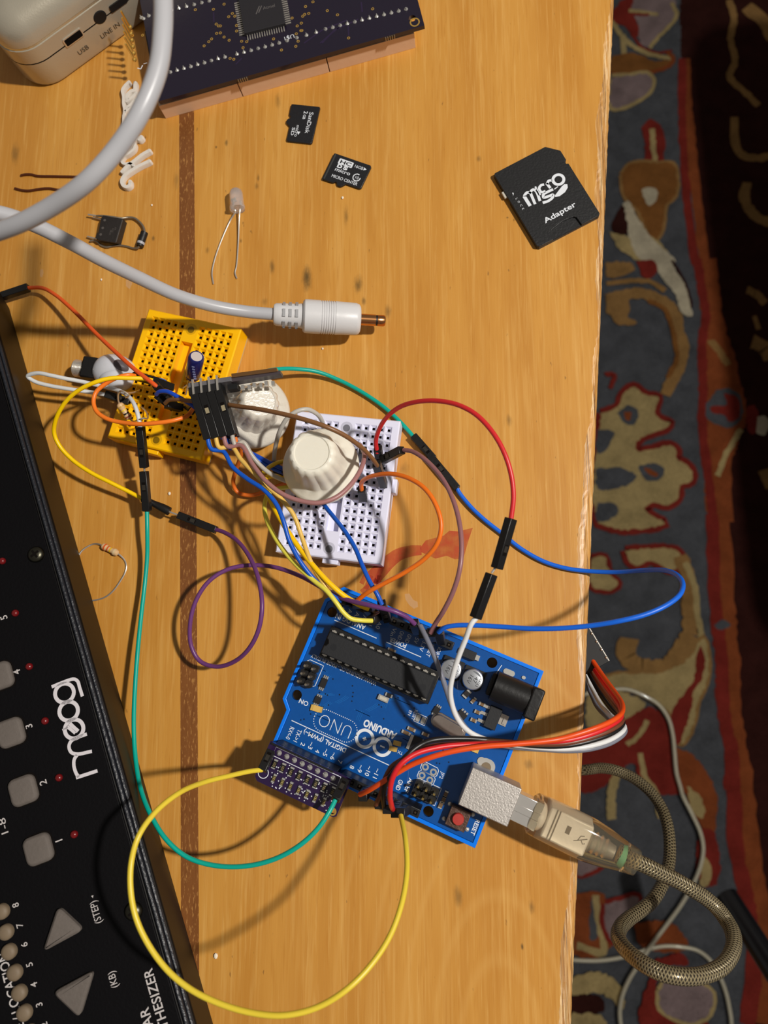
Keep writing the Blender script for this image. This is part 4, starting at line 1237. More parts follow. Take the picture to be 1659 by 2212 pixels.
b.build('bumper_base', RIMB, uno, bevel=.15, fix=True, label='bright blue plastic rim around the board')
# headers
HDR = mat('header_black', (26, 27, 30), .38, bump=.1, bscale=900)


def header(xs, y, sink=True):
    xa, xb = min(xs) - 1.27, max(xs) + 1.27
    m = MB(); m.box(((xa + xb) / 2, y, 4.25), (xb - xa, 2.5, 8.5), MU)
    o = m.build('socket_header', HDR, uno, bevel=.12)
    k = MB()
    for x in xs:
        k.box((x, y, 8.46), (1.25, 1.25, .12), MU, 0)
        k.box((x, y, 8.53), (.5, .5, .04), MU, 1)
    k.build('header_sockets', [HOLE, plastic((60, 52, 40))], o)
    return o


header([27.94 + 2.54 * i for i in range(8)], 2.54)
header([50.8 + 2.54 * i for i in range(6)], 2.54)
header([45.72 + 2.54 * i for i in range(8)], 50.8)
header([18.8 + 2.54 * i for i in range(10)], 50.8)
# long chip in its socket
k = MB(); k.box((45.5, 16.4, 2.1), (36.6, 10.2, 4.2), MU)
sk = k.build('chip_socket', BLACKP, uno, bevel=.15)
k = MB()
NT = [(28.1, 12.95), (63.0, 12.95), (63.0, 15.2), (62.4, 15.5), (62.0, 16.4), (62.4, 17.3), (63.0, 17.6), (63.0, 19.95), (28.1, 19.95)]
k.prism(NT, 4.3, 7.8, MU, inset=.25)
mc = k.build('chip', CHIPM, uno, label='long black 28 pin chip')
k = MB()
for i in range(14):
    x = 29.0 + 2.54 * i
    for y, s_ in ((12.6, 1), (20.3, -1)):
        k.box((x, y, 5.2), (1.5, .45, .35), MU); k.box((x, y - s_ * .25, 4.6), (.6, .3, 1.4), MU)
k.build('chip_leads', METAL, mc)
for x, y in ((60, 16.9), (30.4, 17.2)):
    k = MB(); k.lathe([(1.05, 0), (1.05, .02)], MU @ Matrix.Translation((x, y, 7.8)), 24)
    k.build('chip_dimple', plastic((32, 33, 36), .4), mc)
# electrolytic cans
INKD = mat('can_print', (40, 40, 44), .6)
for x, y in ((24.7, 9.1), (17.6, 9.3)):
    k = MB(); k.prism([(x - 3.3, y - 3.3), (x + 3.3, y - 3.3), (x + 3.3, y + 2.2), (x + 2.2, y + 3.3), (x - 2.2, y + 3.3), (x - 3.3, y + 2.2)], 0, 1.0, MU)
    ca_ = k.build('capacitor_base', BLACKM, uno)
    k = MB(); k.lathe([(3.0, .9), (3.15, 1.3), (3.15, 5.2), (2.9, 5.65), (2.6, 5.75), (.05, 5.75)], MU @ Matrix.Translation((x, y, 0)), 36)
    cc = k.build('capacitor', mat('aluminium_can', (206, 210, 216), .3, .85), uno, smooth=True)
    k = MB(); a0 = math.radians(215)
    k.flat([U(x + 2.55 * math.cos(a0 + t_), y + 2.55 * math.sin(a0 + t_), 5.79) for t_ in [i * .115 for i in range(13)]])
    k.build('polarity_mark', plastic((112, 116, 122)), cc)
    k = MB(); k.text('47', ufr(x - .2, y - .3, 5.79, 80), 1.25); k.text('16V', ufr(x + 1.4, y, 5.79, 80), 1.25); k.text('X4163', ufr(x - 1.6, y, 5.8, 80), .8)
    k.build('capacitor_print', INKD, cc)
# power jack
k = MB()
M = MU @ Matrix.Translation((0, 8.35, 0)) @ Matrix.Rotation(math.radians(90), 4, 'Y')
k.prism([(0, -4.4), (0, 4.4)] + [(-6.5 - 4.4 * math.sin(math.pi * i / 16), 4.4 * math.cos(math.pi * i / 16)) for i in range(17)], .6, 11.2, M)
k.build('power_jack', BLACKP, uno, smooth=True, label='black barrel power jack')
k = MB(); k.box((-1.2, 8.6, 5.5), (3.5, 9.4, 11), MU); k.box((11.9, 8.35, 3.2), (1.6, 7, 6.4), MU)
k.build('jack_front', BLACKP, uno, bevel=.5)
for x, y, w, d in ((8.2, 3.2, 3.6, 1.7), (1.6, 8.4, 1.0, 1.0), (3.6, 2.9, 1.2, 1.0)):
    k = MB(); k.prism(rrect(w, d, .49 * min(w, d)), 0, .35, ufr(x, y, 0, 0)); k.build('solder_tab', SOL, uno)
# regulator, diode, crystal
k = MB(); k.box((7.8, 17.6, .9), (3.7, 6.6, 1.7), MU); rg = k.build('regulator', CHIPM, uno, bevel=.15)
k = MB(); k.box((4.6, 17.0, .2), (2.4, 3.3, .35), MU)
k.box((4.3, 17.0, .5), (.8, 2.4, .4), MU); k.build('regulator_tab', METAL, rg)
for i, y in enumerate((15.3, 17.5, 19.9)):
    k = MB(); k.box((10.6, y, .3), (2.2, .9, .5), MU); k.build('regulator_lead', METAL, rg)
for x, y in ((12.2, 15.2), (12.6, 17.9), (12.8, 20.6)):
    k = MB(); k.box((x, y, .4), (1.7, 1.0, .7), MU); k.box((x - .75, y, .42), (.45, 1.05, .74), MU, 1); k.box((x + .75, y, .42), (.45, 1.05, .74), MU, 1)
    k.build('smd_component', [plastic((120, 92, 60)), SOL], uno)
k = MB(); k.box((21.4, 2.9, 1.3), (4.3, 2.7, 2.0), MU); dk = k.build('diode', CHIPM, uno, bevel=.2)
k = MB(); k.box((18.7, 2.9, .5), (1.3, 1.6, .9), MU); k.box((24.1, 2.9, .5), (1.3, 1.6, .9), MU); k.build('diode_ends', SOL, dk)
k = MB()
M = ufr(19.2, 25.2, 0, -6)
k.prism(rrect(11.4, 4.9, 2.4, 7), 0, .7, M); k.prism(rrect(10.4, 3.9, 1.9, 7), .7, 3.4, M)
k.build('crystal', mat('brushed_can', (196, 182, 172), .28, .95, bump=.1), uno, bevel=.3, label='oval metal crystal can')
k = MB(); k.box((40.6, 25.6, .5), (3.4, 1.6, .9), MU); k.box((40.6, 25.6, 1.0), (2.4, .9, .15), MU, 1); k.build('resonator', [SOL, plastic((196, 190, 176))], uno)
# USB socket
USBM = mat('usb_shell', (190, 184, 178), .5, .85, bump=.28, bscale=2200)
k = MB(); k.box((1.0, 37.6, 5.45), (15.0, 11.3, 10.9), MU)
k.build('usb_socket', USBM, uno, bevel=.25, label='square metal USB socket')
for y in (31.2, 44.0):
    k = MB(); k.prism(rrect(2.5, 2.5, 1.24), 0, .3, ufr(6.2 if y < 40 else 6.8, y - .4, 0)); k.build('solder_tab', SOL, uno)
k = MB(); k.prism(rrect(5.2, 4.6, 2.2, 8), 0, .25, ufr(4.3, 31.6, 0)); k.build('mount_pad', SOL, uno)
k = MB(); k.lathe([(1.5, 0), (1.5, .02)], ufr(4.3, 31.9, .3), 20); k.build('pad_hole', plastic((120, 105, 84)), uno)
# reset button
k = MB(); k.box((6.6, 48.3, 1.7), (6.1, 6.0, 3.4), MU); rb_ = k.build('reset_switch', mat('switch_metal', (98, 76, 66), .42, .6, bump=.5, bscale=1200), uno, bevel=.2, label='square brown metal reset switch')
k = MB(); k.lathe([(1.75, 3.3), (1.75, 4.3), (1.55, 4.6), (.05, 4.65)], ufr(6.6, 48.3, 0), 28); k.build('reset_button', mat('red_button', (176, 52, 44), .5), uno, smooth=True, label='round red reset button')
for x, y in ((2.9, 46.0), (2.9, 50.6), (10.3, 46.0), (10.3, 50.6)):
    k = MB(); k.ball(U(x, y, .3), .7, sc=(1, 1, .6), n=10); k.build('solder_blob', SOL, uno, smooth=True)
# 2x3 pin headers
PINM = mat('pin_gold', (186, 160, 96), .35, 1)
for pts in ([(63.7 + i * 2.54, 25.6 + j * 2.54) for i in range(2) for j in range(3)], [(15.7 + i * 2.54, 44.3 + j * 2.54) for i in range(3) for j in range(2)]):
    xs_ = [p[0] for p in pts]; ys_ = [p[1] for p in pts]
    k = MB()
    for x, y in pts: k.prism([(x - 1.2, y - .7), (x - .7, y - 1.2), (x + .7, y - 1.2), (x + 1.2, y - .7), (x + 1.2, y + .7), (x + .7, y + 1.2), (x - .7, y + 1.2), (x - 1.2, y + .7)], 0, 2.5, MU)
    ph = k.build('pin_header', BLACKP, uno)
    for x, y in pts:
        k = MB(); k.box((x, y, 3.6), (.62, .62, 6.0), MU); k.build('header_pin', PINM if xs_[0] < 30 else DULL, ph)
# ring pads
for x, y in ((21.0, 39.2), (18.2, 39.6), (21.0, 41.9), (18.3, 42.2)):
    k = MB(); k.ring((x, y, .05), .8, .55, M=MU, n=20); k.build('ring_pad', SOL, uno)
# small surface parts
GLD = plastic((206, 168, 84), .35)
smd = [(59.7, 28.7, 4.6, 1.8, 0, 90), (58.6, 36.7, 3.6, 1.8, 2, 8), (59.3, 34.2, 3.4, 1.9, 0, 90), (43.6, 5.9, 0, 0, 0, 0), (43.9, 11.2, 2.6, 1.2, 1, 0), (39.4, 24.0, 2.3, 1.1, 0, 0), (24.2, 22.4, 3.4, 1.8, 0, 80),
       (17.6, 14.2, 2.6, 1.7, 0, 70), (15.0, 15.2, 2.0, 1.0, 1, 70), (16.6, 20.6, 3.2, 2.8, 0, 70), (29.1, 30.6, 2.6, 1.0, 1, 0), (30.2, 32.2, 2.8, 1.0, 1, 0), (24.6, 30.3, 2.2, 1.0, 1, 0),
       (31.5, 36.2, 2.4, 1.4, 2, 10), (32.0, 38.2, 2.4, 1.4, 2, 10), (30.3, 43.0, 1.8, .9, 1, 60), (9.6, 27.9, 3.0, 2.6, 2, 0), (12.4, 45.6, 2.0, 1.1, 1, 90), (12.4, 43.9, 2.0, 1.1, 1, 90), (12.6, 47.4, 2.0, 1.2, 1, 90), (26.2, 34.2, 4.6, 4.6, 3, 0),
       (27.2, 41.6, 1.4, .8, 1, 40)]
for x, y, w, d, kind, a in smd:
    if not w: continue
    M = ufr(x, y, 0, a); k = MB()
    body = {0: (38, 36, 36), 1: (112, 88, 62), 2: (216, 176, 96), 3: (36, 37, 40)}[kind]
    k.box((0, 0, .4), (w * .62, d, .75), M)
    for s_ in (-1, 1):
        if kind == 0 and w > 3:
            for j in (-.32, 0, .32): k.box((s_ * w * .42, j * d, .3), (w * .2, d * .2, .4), M, 1)
        else: k.box((s_ * w * .41, 0, .36), (w * .2, d * .96, .7), M, 1)
    k.build('surface_chip' if kind == 3 else ('status_lamp' if kind == 2 else 'smd_component'), [plastic(body), SOL if kind != 2 else GLD], uno)
# silkscreen
sk_ = MB()


def T(s_, x, y, h, a=0, w=None, ax='CENTER', b=.02): sk_.text(s_, ufr(x, y, .045, a), h, bold=b, width=w, ax=ax)


T('ANALOG IN', 59.5, 7.3, 1.5, w=10.2); sk_.box((57.1, 9.55, .03), (14.6, .25, .03), MU)
T('POWER', 43.0, 7.5, 1.45, w=5.6); sk_.box((40.6, 9.45, .03), (11.8, .25, .03), MU)
for i, s_ in enumerate(['IOREF', 'RESET', '3.3V', '5V', 'GND', 'GND', 'Vin']):
    T(s_, 30.48 + 2.54 * i + .55, 4.4, 1.25, 90, ax='LEFT', w={5: 4.0, 4: 3.3, 3: 2.7, 2: 1.8}[len(s_)], b=.005)
for i in range(6): T('A%d' % i, 50.8 + 2.54 * i + .6, 4.4, 1.35, 90, ax='LEFT', w=2.4, b=.005)
sk_.box((47.9, 43.2, .03), (33.2, .25, .03), MU)
T('DIGITAL (PWM~)', 52.4, 44.0, 1.4, w=14.4)
for s_, x in (('RX\u21900', 63.5), ('TX\u21921', 60.96), ('2', 58.42), ('~3', 55.88), ('4', 53.34), ('~5', 50.8), ('~6', 48.26), ('7', 45.72), ('8', 41.66), ('~9', 39.1), ('~10', 36.6), ('~11', 34.0)):
    w = {1: .95, 2: 2.2, 3: 3.0, 4: 3.9}[len(s_)]
    if '\u2190' in s_ or '\u2192' in s_: s_ = s_.replace('\u2190', '<-').replace('\u2192', '->')
    T(s_, x + .55, 48.9, 1.35, 90, ax='RIGHT', w=w, b=.008)
T('GND', 26.9, 48.9, 1.35, 90, ax='RIGHT', w=3.2); T('AREF', 24.3, 48.4, 1.35, 90, ax='RIGHT', w=4.4)
T('UNO', 51.2, 37.3, 4.0, w=10.6, b=-.025)
pts = rrect(14.2, 6.8, 3.3, 7)
per = [V((51.2 + x, 39.15 + y)) for x, y in pts]
L_ = 0; segs = []
for i in range(len(per)):
    a, b = per[i], per[(i + 1) % len(per)]; n = max(1, round((b - a).length / .62))
    for j in range(n):
        q = a.lerp(b, j / n); sk_.ring((q.x, q.y, .045), .09, .17, M=MU, n=6)
T('ARDUINO', 38.1, 33.6, 2.1, w=10.8, b=.04)
sk_.ring((41.25, 39.0, .045), 2.55, .95, M=MU); sk_.ring((35.3, 39.0, .046), 2.55, .95, M=MU)
T('+', 41.25, 38.35, 1.5, b=.06); sk_.box((35.3, 39.0, .045), (1.5, .45, .02), MU)
T('WWW.ARDUINO.CC - MADE IN ITALY', 55.6, 21.9, 1.2, w=22.4, b=.01)
T('ON', 63.2, 36.0, 1.4); T('ICSP', 65.0, 31.2, 1.0, b=0); T('RESET', 1.5, 49.1, 1.25, 90, w=4.6); T('RESET', 30.4, 26.4, .95, 90, w=3.2, b=0); T('EN', 31.9, 26.4, .95, 90, b=0); T('JP2', 16.0, 39.5, 1.1, 90, b=0)
T('R18', 8.6, 25.8, .9, 0, b=0); T('TX', 29.6, 38.0, .9, b=0); T('L', 28.6, 34.9, .9, b=0)


def loop(P, w=.2): sk_.stroke([(x, y, .045) for x, y in P + [P[0]]], w, MU, smooth=False)


loop([(61.9, 23.9), (66.6, 23.9), (67.3, 24.6), (67.3, 31.2), (62.6, 31.2), (61.9, 30.6)])
loop([(25.9, 25.5), (29.4, 25.5), (29.4, 28.1), (25.9, 28.1)])
for x, y in ((26.9, 26.8), (28.4, 26.8)): pass
for dy in (0, 2.7): loop([(16.9, 38.6 + dy), (17.5, 38.0 + dy), (21.6, 37.8 + dy), (22.3, 38.5 + dy), (22.3, 40.0 + dy), (21.7, 40.5 + dy), (17.4, 40.8 + dy), (16.9, 40.2 + dy)])
loop([(14.2, 43.0), (22.0, 43.0), (22.0, 48.4), (14.2, 48.4)])
sk_.stroke([(11.0, 2.0, .045), (12.0, 6.5, .045)], .2, MU, smooth=False)
sk_.build('silkscreen', INK, uno)
k = MB(); k.prism(rrect(1.3, 2.0, .3), 0, .3, ufr(26.8, 26.8, 0)); k.build('solder_pad', SOL, uno)
k = MB(); k.prism(rrect(1.3, 2.0, .3), 0, .3, ufr(28.5, 26.8, 0)); k.build('solder_pad', SOL, uno)
via = MB()
random.seed(11)
for _ in range(70):
    x, y = random.uniform(8, 62), random.uniform(22.5, 42)
    if 44 < x < 59 and 35 < y or x < 14 and y > 30 or 32 < x < 44 and y > 33 or abs(x - 19) < 6.5 and abs(y - 25) < 3: continue
    via.lathe([(.26, 0), (.26, .01)], ufr(x, y, .02), 8)
via.build('vias', plastic((6, 30, 60)), uno)['kind'] = 'stuff'
trc = MB()
for i in range(26):
    x, y = random.uniform(22, 60), random.uniform(24, 40); d = random.choice(((4, 2.3), (0, 4), (5, 0), (2.4, 4)))
    for j in range(3): trc.stroke([(x + j * .55, y, .015), (x + j * .55 + d[0] * .3, y + d[1] * .3, .015), (x + j * .55 + d[0], y + d[1] * .8, .015)], .16, MU, smooth=False)
trc.build('copper_traces', mat('blue_trace', (16, 96, 170), .3, coat=.3), uno)['kind'] = 'stuff'

# ---- small purple sensor board plugged in along the digital header
SZ = 9.9
sen = thing('sensor_board', 'small purple board crowded with tiny parts at the lower edge of the blue board', 'circuit board', (U(53, 55.5).x, U(53, 55.5).y, 0))
b = MB(); holed(b, [(39.4, 49.6), (66.2, 49.6), (66.4, 60.6), (65.2, 61.6), (40.3, 61.6), (39.4, 60.9)], [circ(41.0, 60.2, .75, 14)], SZ - 1.5, SZ, MU)
b.build('board', mat('violet_board', (38, 19, 60), .32, coat=.3, spec=.5), sen)
k = MB(); k.box((55.4, 49.9, SZ - .6), (20.4, .5, 2.4), MU); k.build('pin_strip', BLACKP, sen)
k = MB(); k.ring((41.0, 60.2, SZ + .05), .95, .45, M=MU, n=20); k.build('hole_pad', GOLD, sen)
pr2 = MB()


def loop2(P, w=.18): pr2.stroke([(x, y, SZ + .045) for x, y in P + [P[0]]], w, MU, smooth=False)


loop2([(42.6, 50.3), (63.9, 50.3), (63.9, 53.0), (42.6, 53.0)])
pr2.ring((64.4, 58.7, SZ + .045), 1.55, .22, M=MU, n=28)
pr2.text('F', ufr(64.7, 58.2, SZ + .05, 180), 1.5, bold=.03)
pr2.build('board_print', INK, sen)
for i in range(8):
    x = 44.6 + 2.54 * i
    k = MB(); k.lathe([(.85, 0), (.6, .35), (.3, .8), (.1, 1.0)], ufr(x, 51.6, SZ), 10); k.build('solder_joint', SOL, sen, smooth=True)
    x = 43.2 + 2.72 * i
    k = MB(); k.box((x, 55.0, SZ + .35), (1.25, 2.0, .55), MU); k.box((x, 53.8, SZ + .3), (1.2, .5, .6), MU, 1); k.box((x, 56.1, SZ + .3), (1.2, .5, .6), MU, 1)
    k.text('103', ufr(x + .3, 55.0, SZ + .66, 90), .7, 2)
    k.build('chip_resistor', [BLACKP, SOL, plastic((170, 150, 100))], sen)
    if i < 7:
        x = 44.4 + 2.72 * i
        k = MB(); k.box((x, 58.8, SZ + .3), (.95, 2.0, .5), MU); k.box((x, 57.7, SZ + .3), (.95, .5, .6), MU, 1); k.box((x, 59.8, SZ + .3), (.95, .5, .6), MU, 1)
        k.text('151', ufr(x + .3, 58.8, SZ + .6, 90), .65, 2)
        k.build('chip_resistor', [plastic((70, 60, 36)), SOL, plastic((210, 190, 120))], sen)
k = MB()
for _ in range(90):
    x, y = random.uniform(41, 62.5), random.uniform(53.4, 61.2)
    k.lathe([(.2, 0), (.17, .05)], ufr(x, y, SZ + .01), 7)
k.build('vias', INK, sen)['kind'] = 'stuff'

# ================================================================== JUMPER WIRES
HOUS = mat('connector_black', (20, 19, 19), .36, bump=.12, bscale=700)


def housing(parent, a, b, up=V((0, 0, 1)), roll=0, slot=True, w=2.5, win=(46, 42, 36)):
    """crimp housing of a jumper: a is the wire end, b the contact end"""
    a, b = V(a), V(b); d = b - a; L = d.length
    M = zframe(a, d, V(up)) @ Matrix.Rotation(math.radians(roll), 4, 'Z')
    m = MB(); m.box((0, 0, L / 2), (w, w, L), M)
    o = m.build('connector_housing', HOUS, parent, bevel=.18)
    if slot:
        m = MB(); m.box((w / 2 + .01, 0, L * .62), (.06, 1.25, 3.0), M); m.box((w / 2 + .03, 0, L * .60), (.06, 1.15, 1.7), M, 1)
        m.build('latch_window', [HOLE, plastic(win)], o)
    return o


def pinn(parent, a, b, r=.33):
    m = MB(); m.tube([V(a), V(b)], r, 8); return m.build('pin', METAL, parent, smooth=True)


def P3d(p): return at(*p) if not isinstance(p, Vector) else p


def jumper(label, col, pts, hous=(), pins=(), r=.70, n=8, rough=.36, name='jumper_wire', cat='wire', group='jumper wires'):
    P = [P3d(p) for p in pts]
    e = thing(name, label, cat, tuple(P[0]), group)
    m = MB(); m.tube(spline(P, n), r, 12)
    m.build('insulation', plastic(col, rough), e, smooth=True)
    for h in hous:
        kw = h[2] if len(h) > 2 else {}
        housing(e, P3d(h[0]), P3d(h[1]), **kw)
    for a, b in pins: pinn(e, P3d(a), P3d(b))
    return e


def plugged(x, y, top=28.0, lean=(0, 0)):
    """a housing standing in a header socket of the blue board: its wire end and contact end"""
    return (U(x + lean[0], y + lean[1], top - UZ), U(x, y, 8.6))


YEL, TAN, PYL, ORG, BLU, TEAL, RED_, MAU, PUR_, WHT, GRY, BRN = (248, 204, 0), (226, 184, 90), (226, 212, 84), (232, 112, 24), (14, 84, 190), (0, 164, 146), (206, 40, 44), (142, 96, 98), (104, 56, 112), (212, 214, 214), (174, 168, 158), (126, 86, 52)
# left side
jumper('dark orange jumper wire from behind the synthesizer to the yellow breadboard', (226, 88, 32),
       [(58, 622, 5), (90, 622, 6), (118, 636, 8), (160, 672, 11), (205, 718, 15), (250, 761, 19), (290, 797, 22), (330, 828, 23), (340, 836, 22.5)],
       [((336, 832, 22.5), (376, 872, 14.5)), ((62, 621, 5), (5, 640, 4.4), dict(slot=False))])
jumper('bright yellow jumper wire looping left of the yellow breadboard', YEL,
       [(330, 822, 21), (312, 818, 22), (280, 817, 24), (240, 817, 26), (205, 826, 27), (170, 843, 26), (142, 868, 24), (122, 903, 21), (117, 935, 18), (128, 962, 16), (155, 992, 14), (195, 1020, 12.5), (240, 1043, 11), (280, 1063, 9), (312, 1080, 8)],
       [((326, 821, 20.5), (372, 838, 13.5), dict(slot=False))], [((362, 1104, 6.5), (386, 1113, 6.2))])
boot = bpy.data.objects[[o.name for o in bpy.data.objects if o.name.startswith('jumper_wire')][-1]]
m = MB(); m.tube(spline([at(308, 1078, 8), at(318, 1082, 8), at(340, 1092, 7.2), at(366, 1105, 6.5)]), lambda t_: 1.15 + .25 * t_ + .15 * math.sin(t_ * 9), 16)
m.build('shrink_sleeve', BLACKP, boot, smooth=True, label='tapered black shrink sleeve')
jumper('white jumper wire folded into a long loop left of the yellow breadboard', WHT,
       [(232, 853, 10), (200, 848, 12), (154, 841, 14), (107, 833, 15), (75, 824, 16), (60, 813, 17), (80, 806, 18), (110, 811, 18), (138, 817, 17), (175, 824, 15), (210, 832, 14), (240, 839, 14), (262, 846, 16), (281, 860, 19), (293, 880, 21), (300, 905, 21), (303, 926, 20)],
       [((228, 852, 10), (280, 869, 8)), ((303, 922, 20), (312, 1010, 14.5))], [((312, 1010, 14.5), (312, 1018, 14))])
jumper('green blue jumper wire in a long loop down to the purple sensor board', TEAL,
       [(317, 1094, 10), (318, 1140, 9.5), (318, 1200, 7), (313, 1260, 6), (305, 1330, 7), (298, 1400, 8.5), (292, 1480, 10), (289, 1560, 12), (292, 1630, 14), (303, 1700, 18), (324, 1757, 22), (358, 1812, 24), (402, 1850, 24), (460, 1869, 24), (530, 1871, 25), (595, 1855, 26), (650, 1824, 27), (688, 1788, 27), (712, 1752, 26), (724, 1728, 24.5)],
       [((318, 1104, 10), (311, 1018, 14)), ((724, 1728, 24.5), (746, 1685, 20.3))])
# violet wire
jumper('violet jumper wire with one round loop left of the blue board', PUR_,
       [(462, 1143, 6), (482, 1149, 8), (512, 1168, 12), (540, 1205, 17), (558, 1250, 21), (566, 1305, 23), (560, 1355, 22), (540, 1398, 19), (508, 1428, 15), (468, 1440, 12), (432, 1428, 11), (413, 1395, 12), (411, 1345, 14), (424, 1296, 15), (452, 1255, 15), (492, 1230, 14), (540, 1221, 13), (592, 1225, 13), (648, 1244, 16), (700, 1272, 22), (745, 1294, 27), (800, 1308, 31), (850, 1320, 31), (880, 1334, 29), (896, 1348, 27)],
       [((467, 1145, 6), (386, 1113, 6)), ((894, 1345, 26.5), U(38.1, 2.54, 8.6))])
# big yellow loop
jumper('pale yellow jumper wire making the widest loop over the synthesizer corner and the bare table', (224, 198, 58),
       [(566, 1663, 23), (540, 1666, 26), (495, 1676, 32), (440, 1690, 40), (385, 1714, 50), (335, 1755, 56), (300, 1805, 60), (284, 1860, 61), (282, 1920, 62), (293, 1980, 62), (318, 2036, 62), (360, 2094, 62), (410, 2136, 62), (475, 2168, 62), (545, 2188, 62), (615, 2193, 62), (685, 2176, 61), (748, 2138, 60), (800, 2086, 57), (842, 2022, 53), (868, 1950, 49), (879, 1880, 44), (876, 1815, 38), (866, 1762, 30)],
       [((566, 1665, 23), (586, 1622, 20.3)), ((865, 1756, 28), U(21.3, 50.8, 8.6))])
# red and the upper teal / blue pair
jumper('red jumper wire arching from the white breadboard to two joined black connectors', RED_,
       [(815, 978, 17), (812, 955, 20), (818, 930, 24), (834, 903, 29), (862, 880, 34), (900, 868, 39), (945, 866, 43), (990, 875, 46), (1030, 897, 48), (1065, 935, 49), (1090, 980, 49), (1105, 1030, 48), (1109, 1075, 47), (1104, 1120, 46)],
       [((816, 968, 18), (822, 1005, 9)), ((1104, 1120, 46), (1073, 1228, 44), dict(roll=45, up=V((1, 0, 0))))], [((1070, 1226, 44), (1062, 1238, 44))])
jumper('green blue jumper wire running over the table from the upright module', TEAL,
       [(556, 812, 20), (575, 802, 16), (605, 797, 12), (640, 797, 8), (685, 803, 4.5), (730, 820, 2.2), (780, 846, 1.6), (830, 880, 1.6), (868, 915, 1.6), (894, 944, 1.7)],
       [((893, 942, 1.7), (937, 992, 1.7))], [((936, 990, 1.7), (946, 1004, 1.7))])
jumper('long blue jumper wire lying on the table and looping out beyond its edge', (20, 100, 216),
       [(986, 1052, 1.7), (992, 1064, 1.5), (1018, 1096, 1.3), (1048, 1124, 1.2), (1085, 1153, 1.1), (1125, 1185, 1.1), (1175, 1213, 1.2), (1225, 1228, 1.5), (1275, 1234, 2.5), (1330, 1236, 6), (1390, 1232, 14), (1435, 1232, 22), (1462, 1242, 28), (1475, 1261, 33), (1468, 1285, 37), (1440, 1307, 39), (1395, 1327, 40), (1340, 1341, 40), (1280, 1351, 38), (1215, 1357, 36), (1150, 1358, 34), (1085, 1354, 32), (1030, 1351, 31), (985, 1351, 30), (960, 1356, 29), (947, 1366, 27.5)],
       [((988, 1056, 1.7), (929, 986, 1.7)), ((948, 1362, 27.5), U(30.48, 2.54, 8.6))])
jumper('brown mauve jumper wire curving from the white breadboard to the blue board', MAU,
       [(872, 972, 22), (890, 975, 24), (915, 990, 27), (945, 1020, 30), (968, 1055, 33), (984, 1095, 35), (994, 1140, 37), (997, 1190, 38), (992, 1235, 38), (978, 1280, 36), (958, 1320, 33), (940, 1348, 29), (930, 1368, 27.5)],
       [((868, 972, 22), (826, 994, 15)), ((931, 1366, 27.5), U(33.02, 2.54, 8.6))])
jumper('orange jumper wire arching from the white breadboard to the analog pins', ORG,
       [(781, 1058, 15), (781, 1043, 18), (792, 1033, 22), (815, 1026, 26), (848, 1024, 30), (885, 1034, 33), (918, 1056, 35), (942, 1092, 36), (953, 1135, 36), (945, 1172, 35), (918, 1206, 33), (875, 1236, 31), (830, 1260, 29), (795, 1279, 27), (772, 1297, 24)],
       [((781, 1056, 15), (785, 1078, 9.2), dict(up=V((1, 0, 0)))), ((771, 1300, 24), U(58.42, 2.54, 8.6))])
jumper('brown jumper wire stretched across the translucent knob to the white breadboard', BRN,
       [(357, 871, 21), (366, 864, 23), (385, 863, 25), (410, 866, 26), (450, 868, 27), (510, 877, 32), (560, 884, 37), (610, 894, 40), (660, 907, 42), (705, 922, 42), (745, 941, 39), (780, 966, 34), (802, 988, 28), (815, 1006, 23)],
       [((359, 873, 20), (392, 882, 15), dict(slot=False)), ((813, 1001, 23), (829, 1048, 9.2))])
jumper('short orange jumper wire looping round on the yellow breadboard', (240, 122, 34),
       [(292, 812, 22), (278, 810, 24), (255, 815, 25), (228, 829, 25), (207, 848, 25), (202, 869, 25), (209, 889, 25), (230, 904, 25), (260, 912, 25), (300, 916, 26), (345, 913, 26), (380, 907, 25), (404, 898, 23), (416, 884, 20)],
       [((288, 811, 21), (345, 826, 13.5), dict(slot=False)), ((416, 886, 19), (398, 872, 11), dict(slot=False))])
jumper('blue jumper wire crossing the yellow breadboard under the black connector block', (22, 70, 180),
       [(338, 852, 22), (345, 846, 24), (362, 846, 25), (382, 856, 25), (402, 867, 24), (425, 883, 22), (445, 903, 20), (462, 925, 18), (480, 945, 16), (510, 965, 15), (540, 978, 15), (570, 993, 15), (600, 1008, 15), (625, 1018, 13.5)],
       [((340, 855, 20), (372, 880, 14), dict(slot=False)), ((612, 1014, 14.5), (650, 1034, 11))])

# ---- bundle from the black connector block
MODC = at(470, 830, 30)
me_ = (at(601, 783, 30) - at(411, 815, 30)); me_.z = 0; me_.normalize()
ma_ = V((me_.y, -me_.x, 0))                      # away from the board, down the picture
MM = frame(MODC, me_)                            # x along the module, y up the picture, z up


def blk(i, row): return (MM @ V((-4.1 + 2.54 * i, -17.5, 3.2 - 2.54 * row - 2.0)), MM @ V((-6.4 + 2.54 * i, -3.4, 3.2 - 2.54 * row)))


def bundle(label, col, i, row, pts, hous=(), **k):
    a, b = blk(i, row)
    return jumper(label, col, [a + (b - a) * .12, a - (b - a).normalized() * 3] + list(pts), [(a, b, dict(up=V((0, 0, 1)), slot=(row == 0 and i in (1, 3)), win=(150, 138, 110)))] + list(hous), **k)


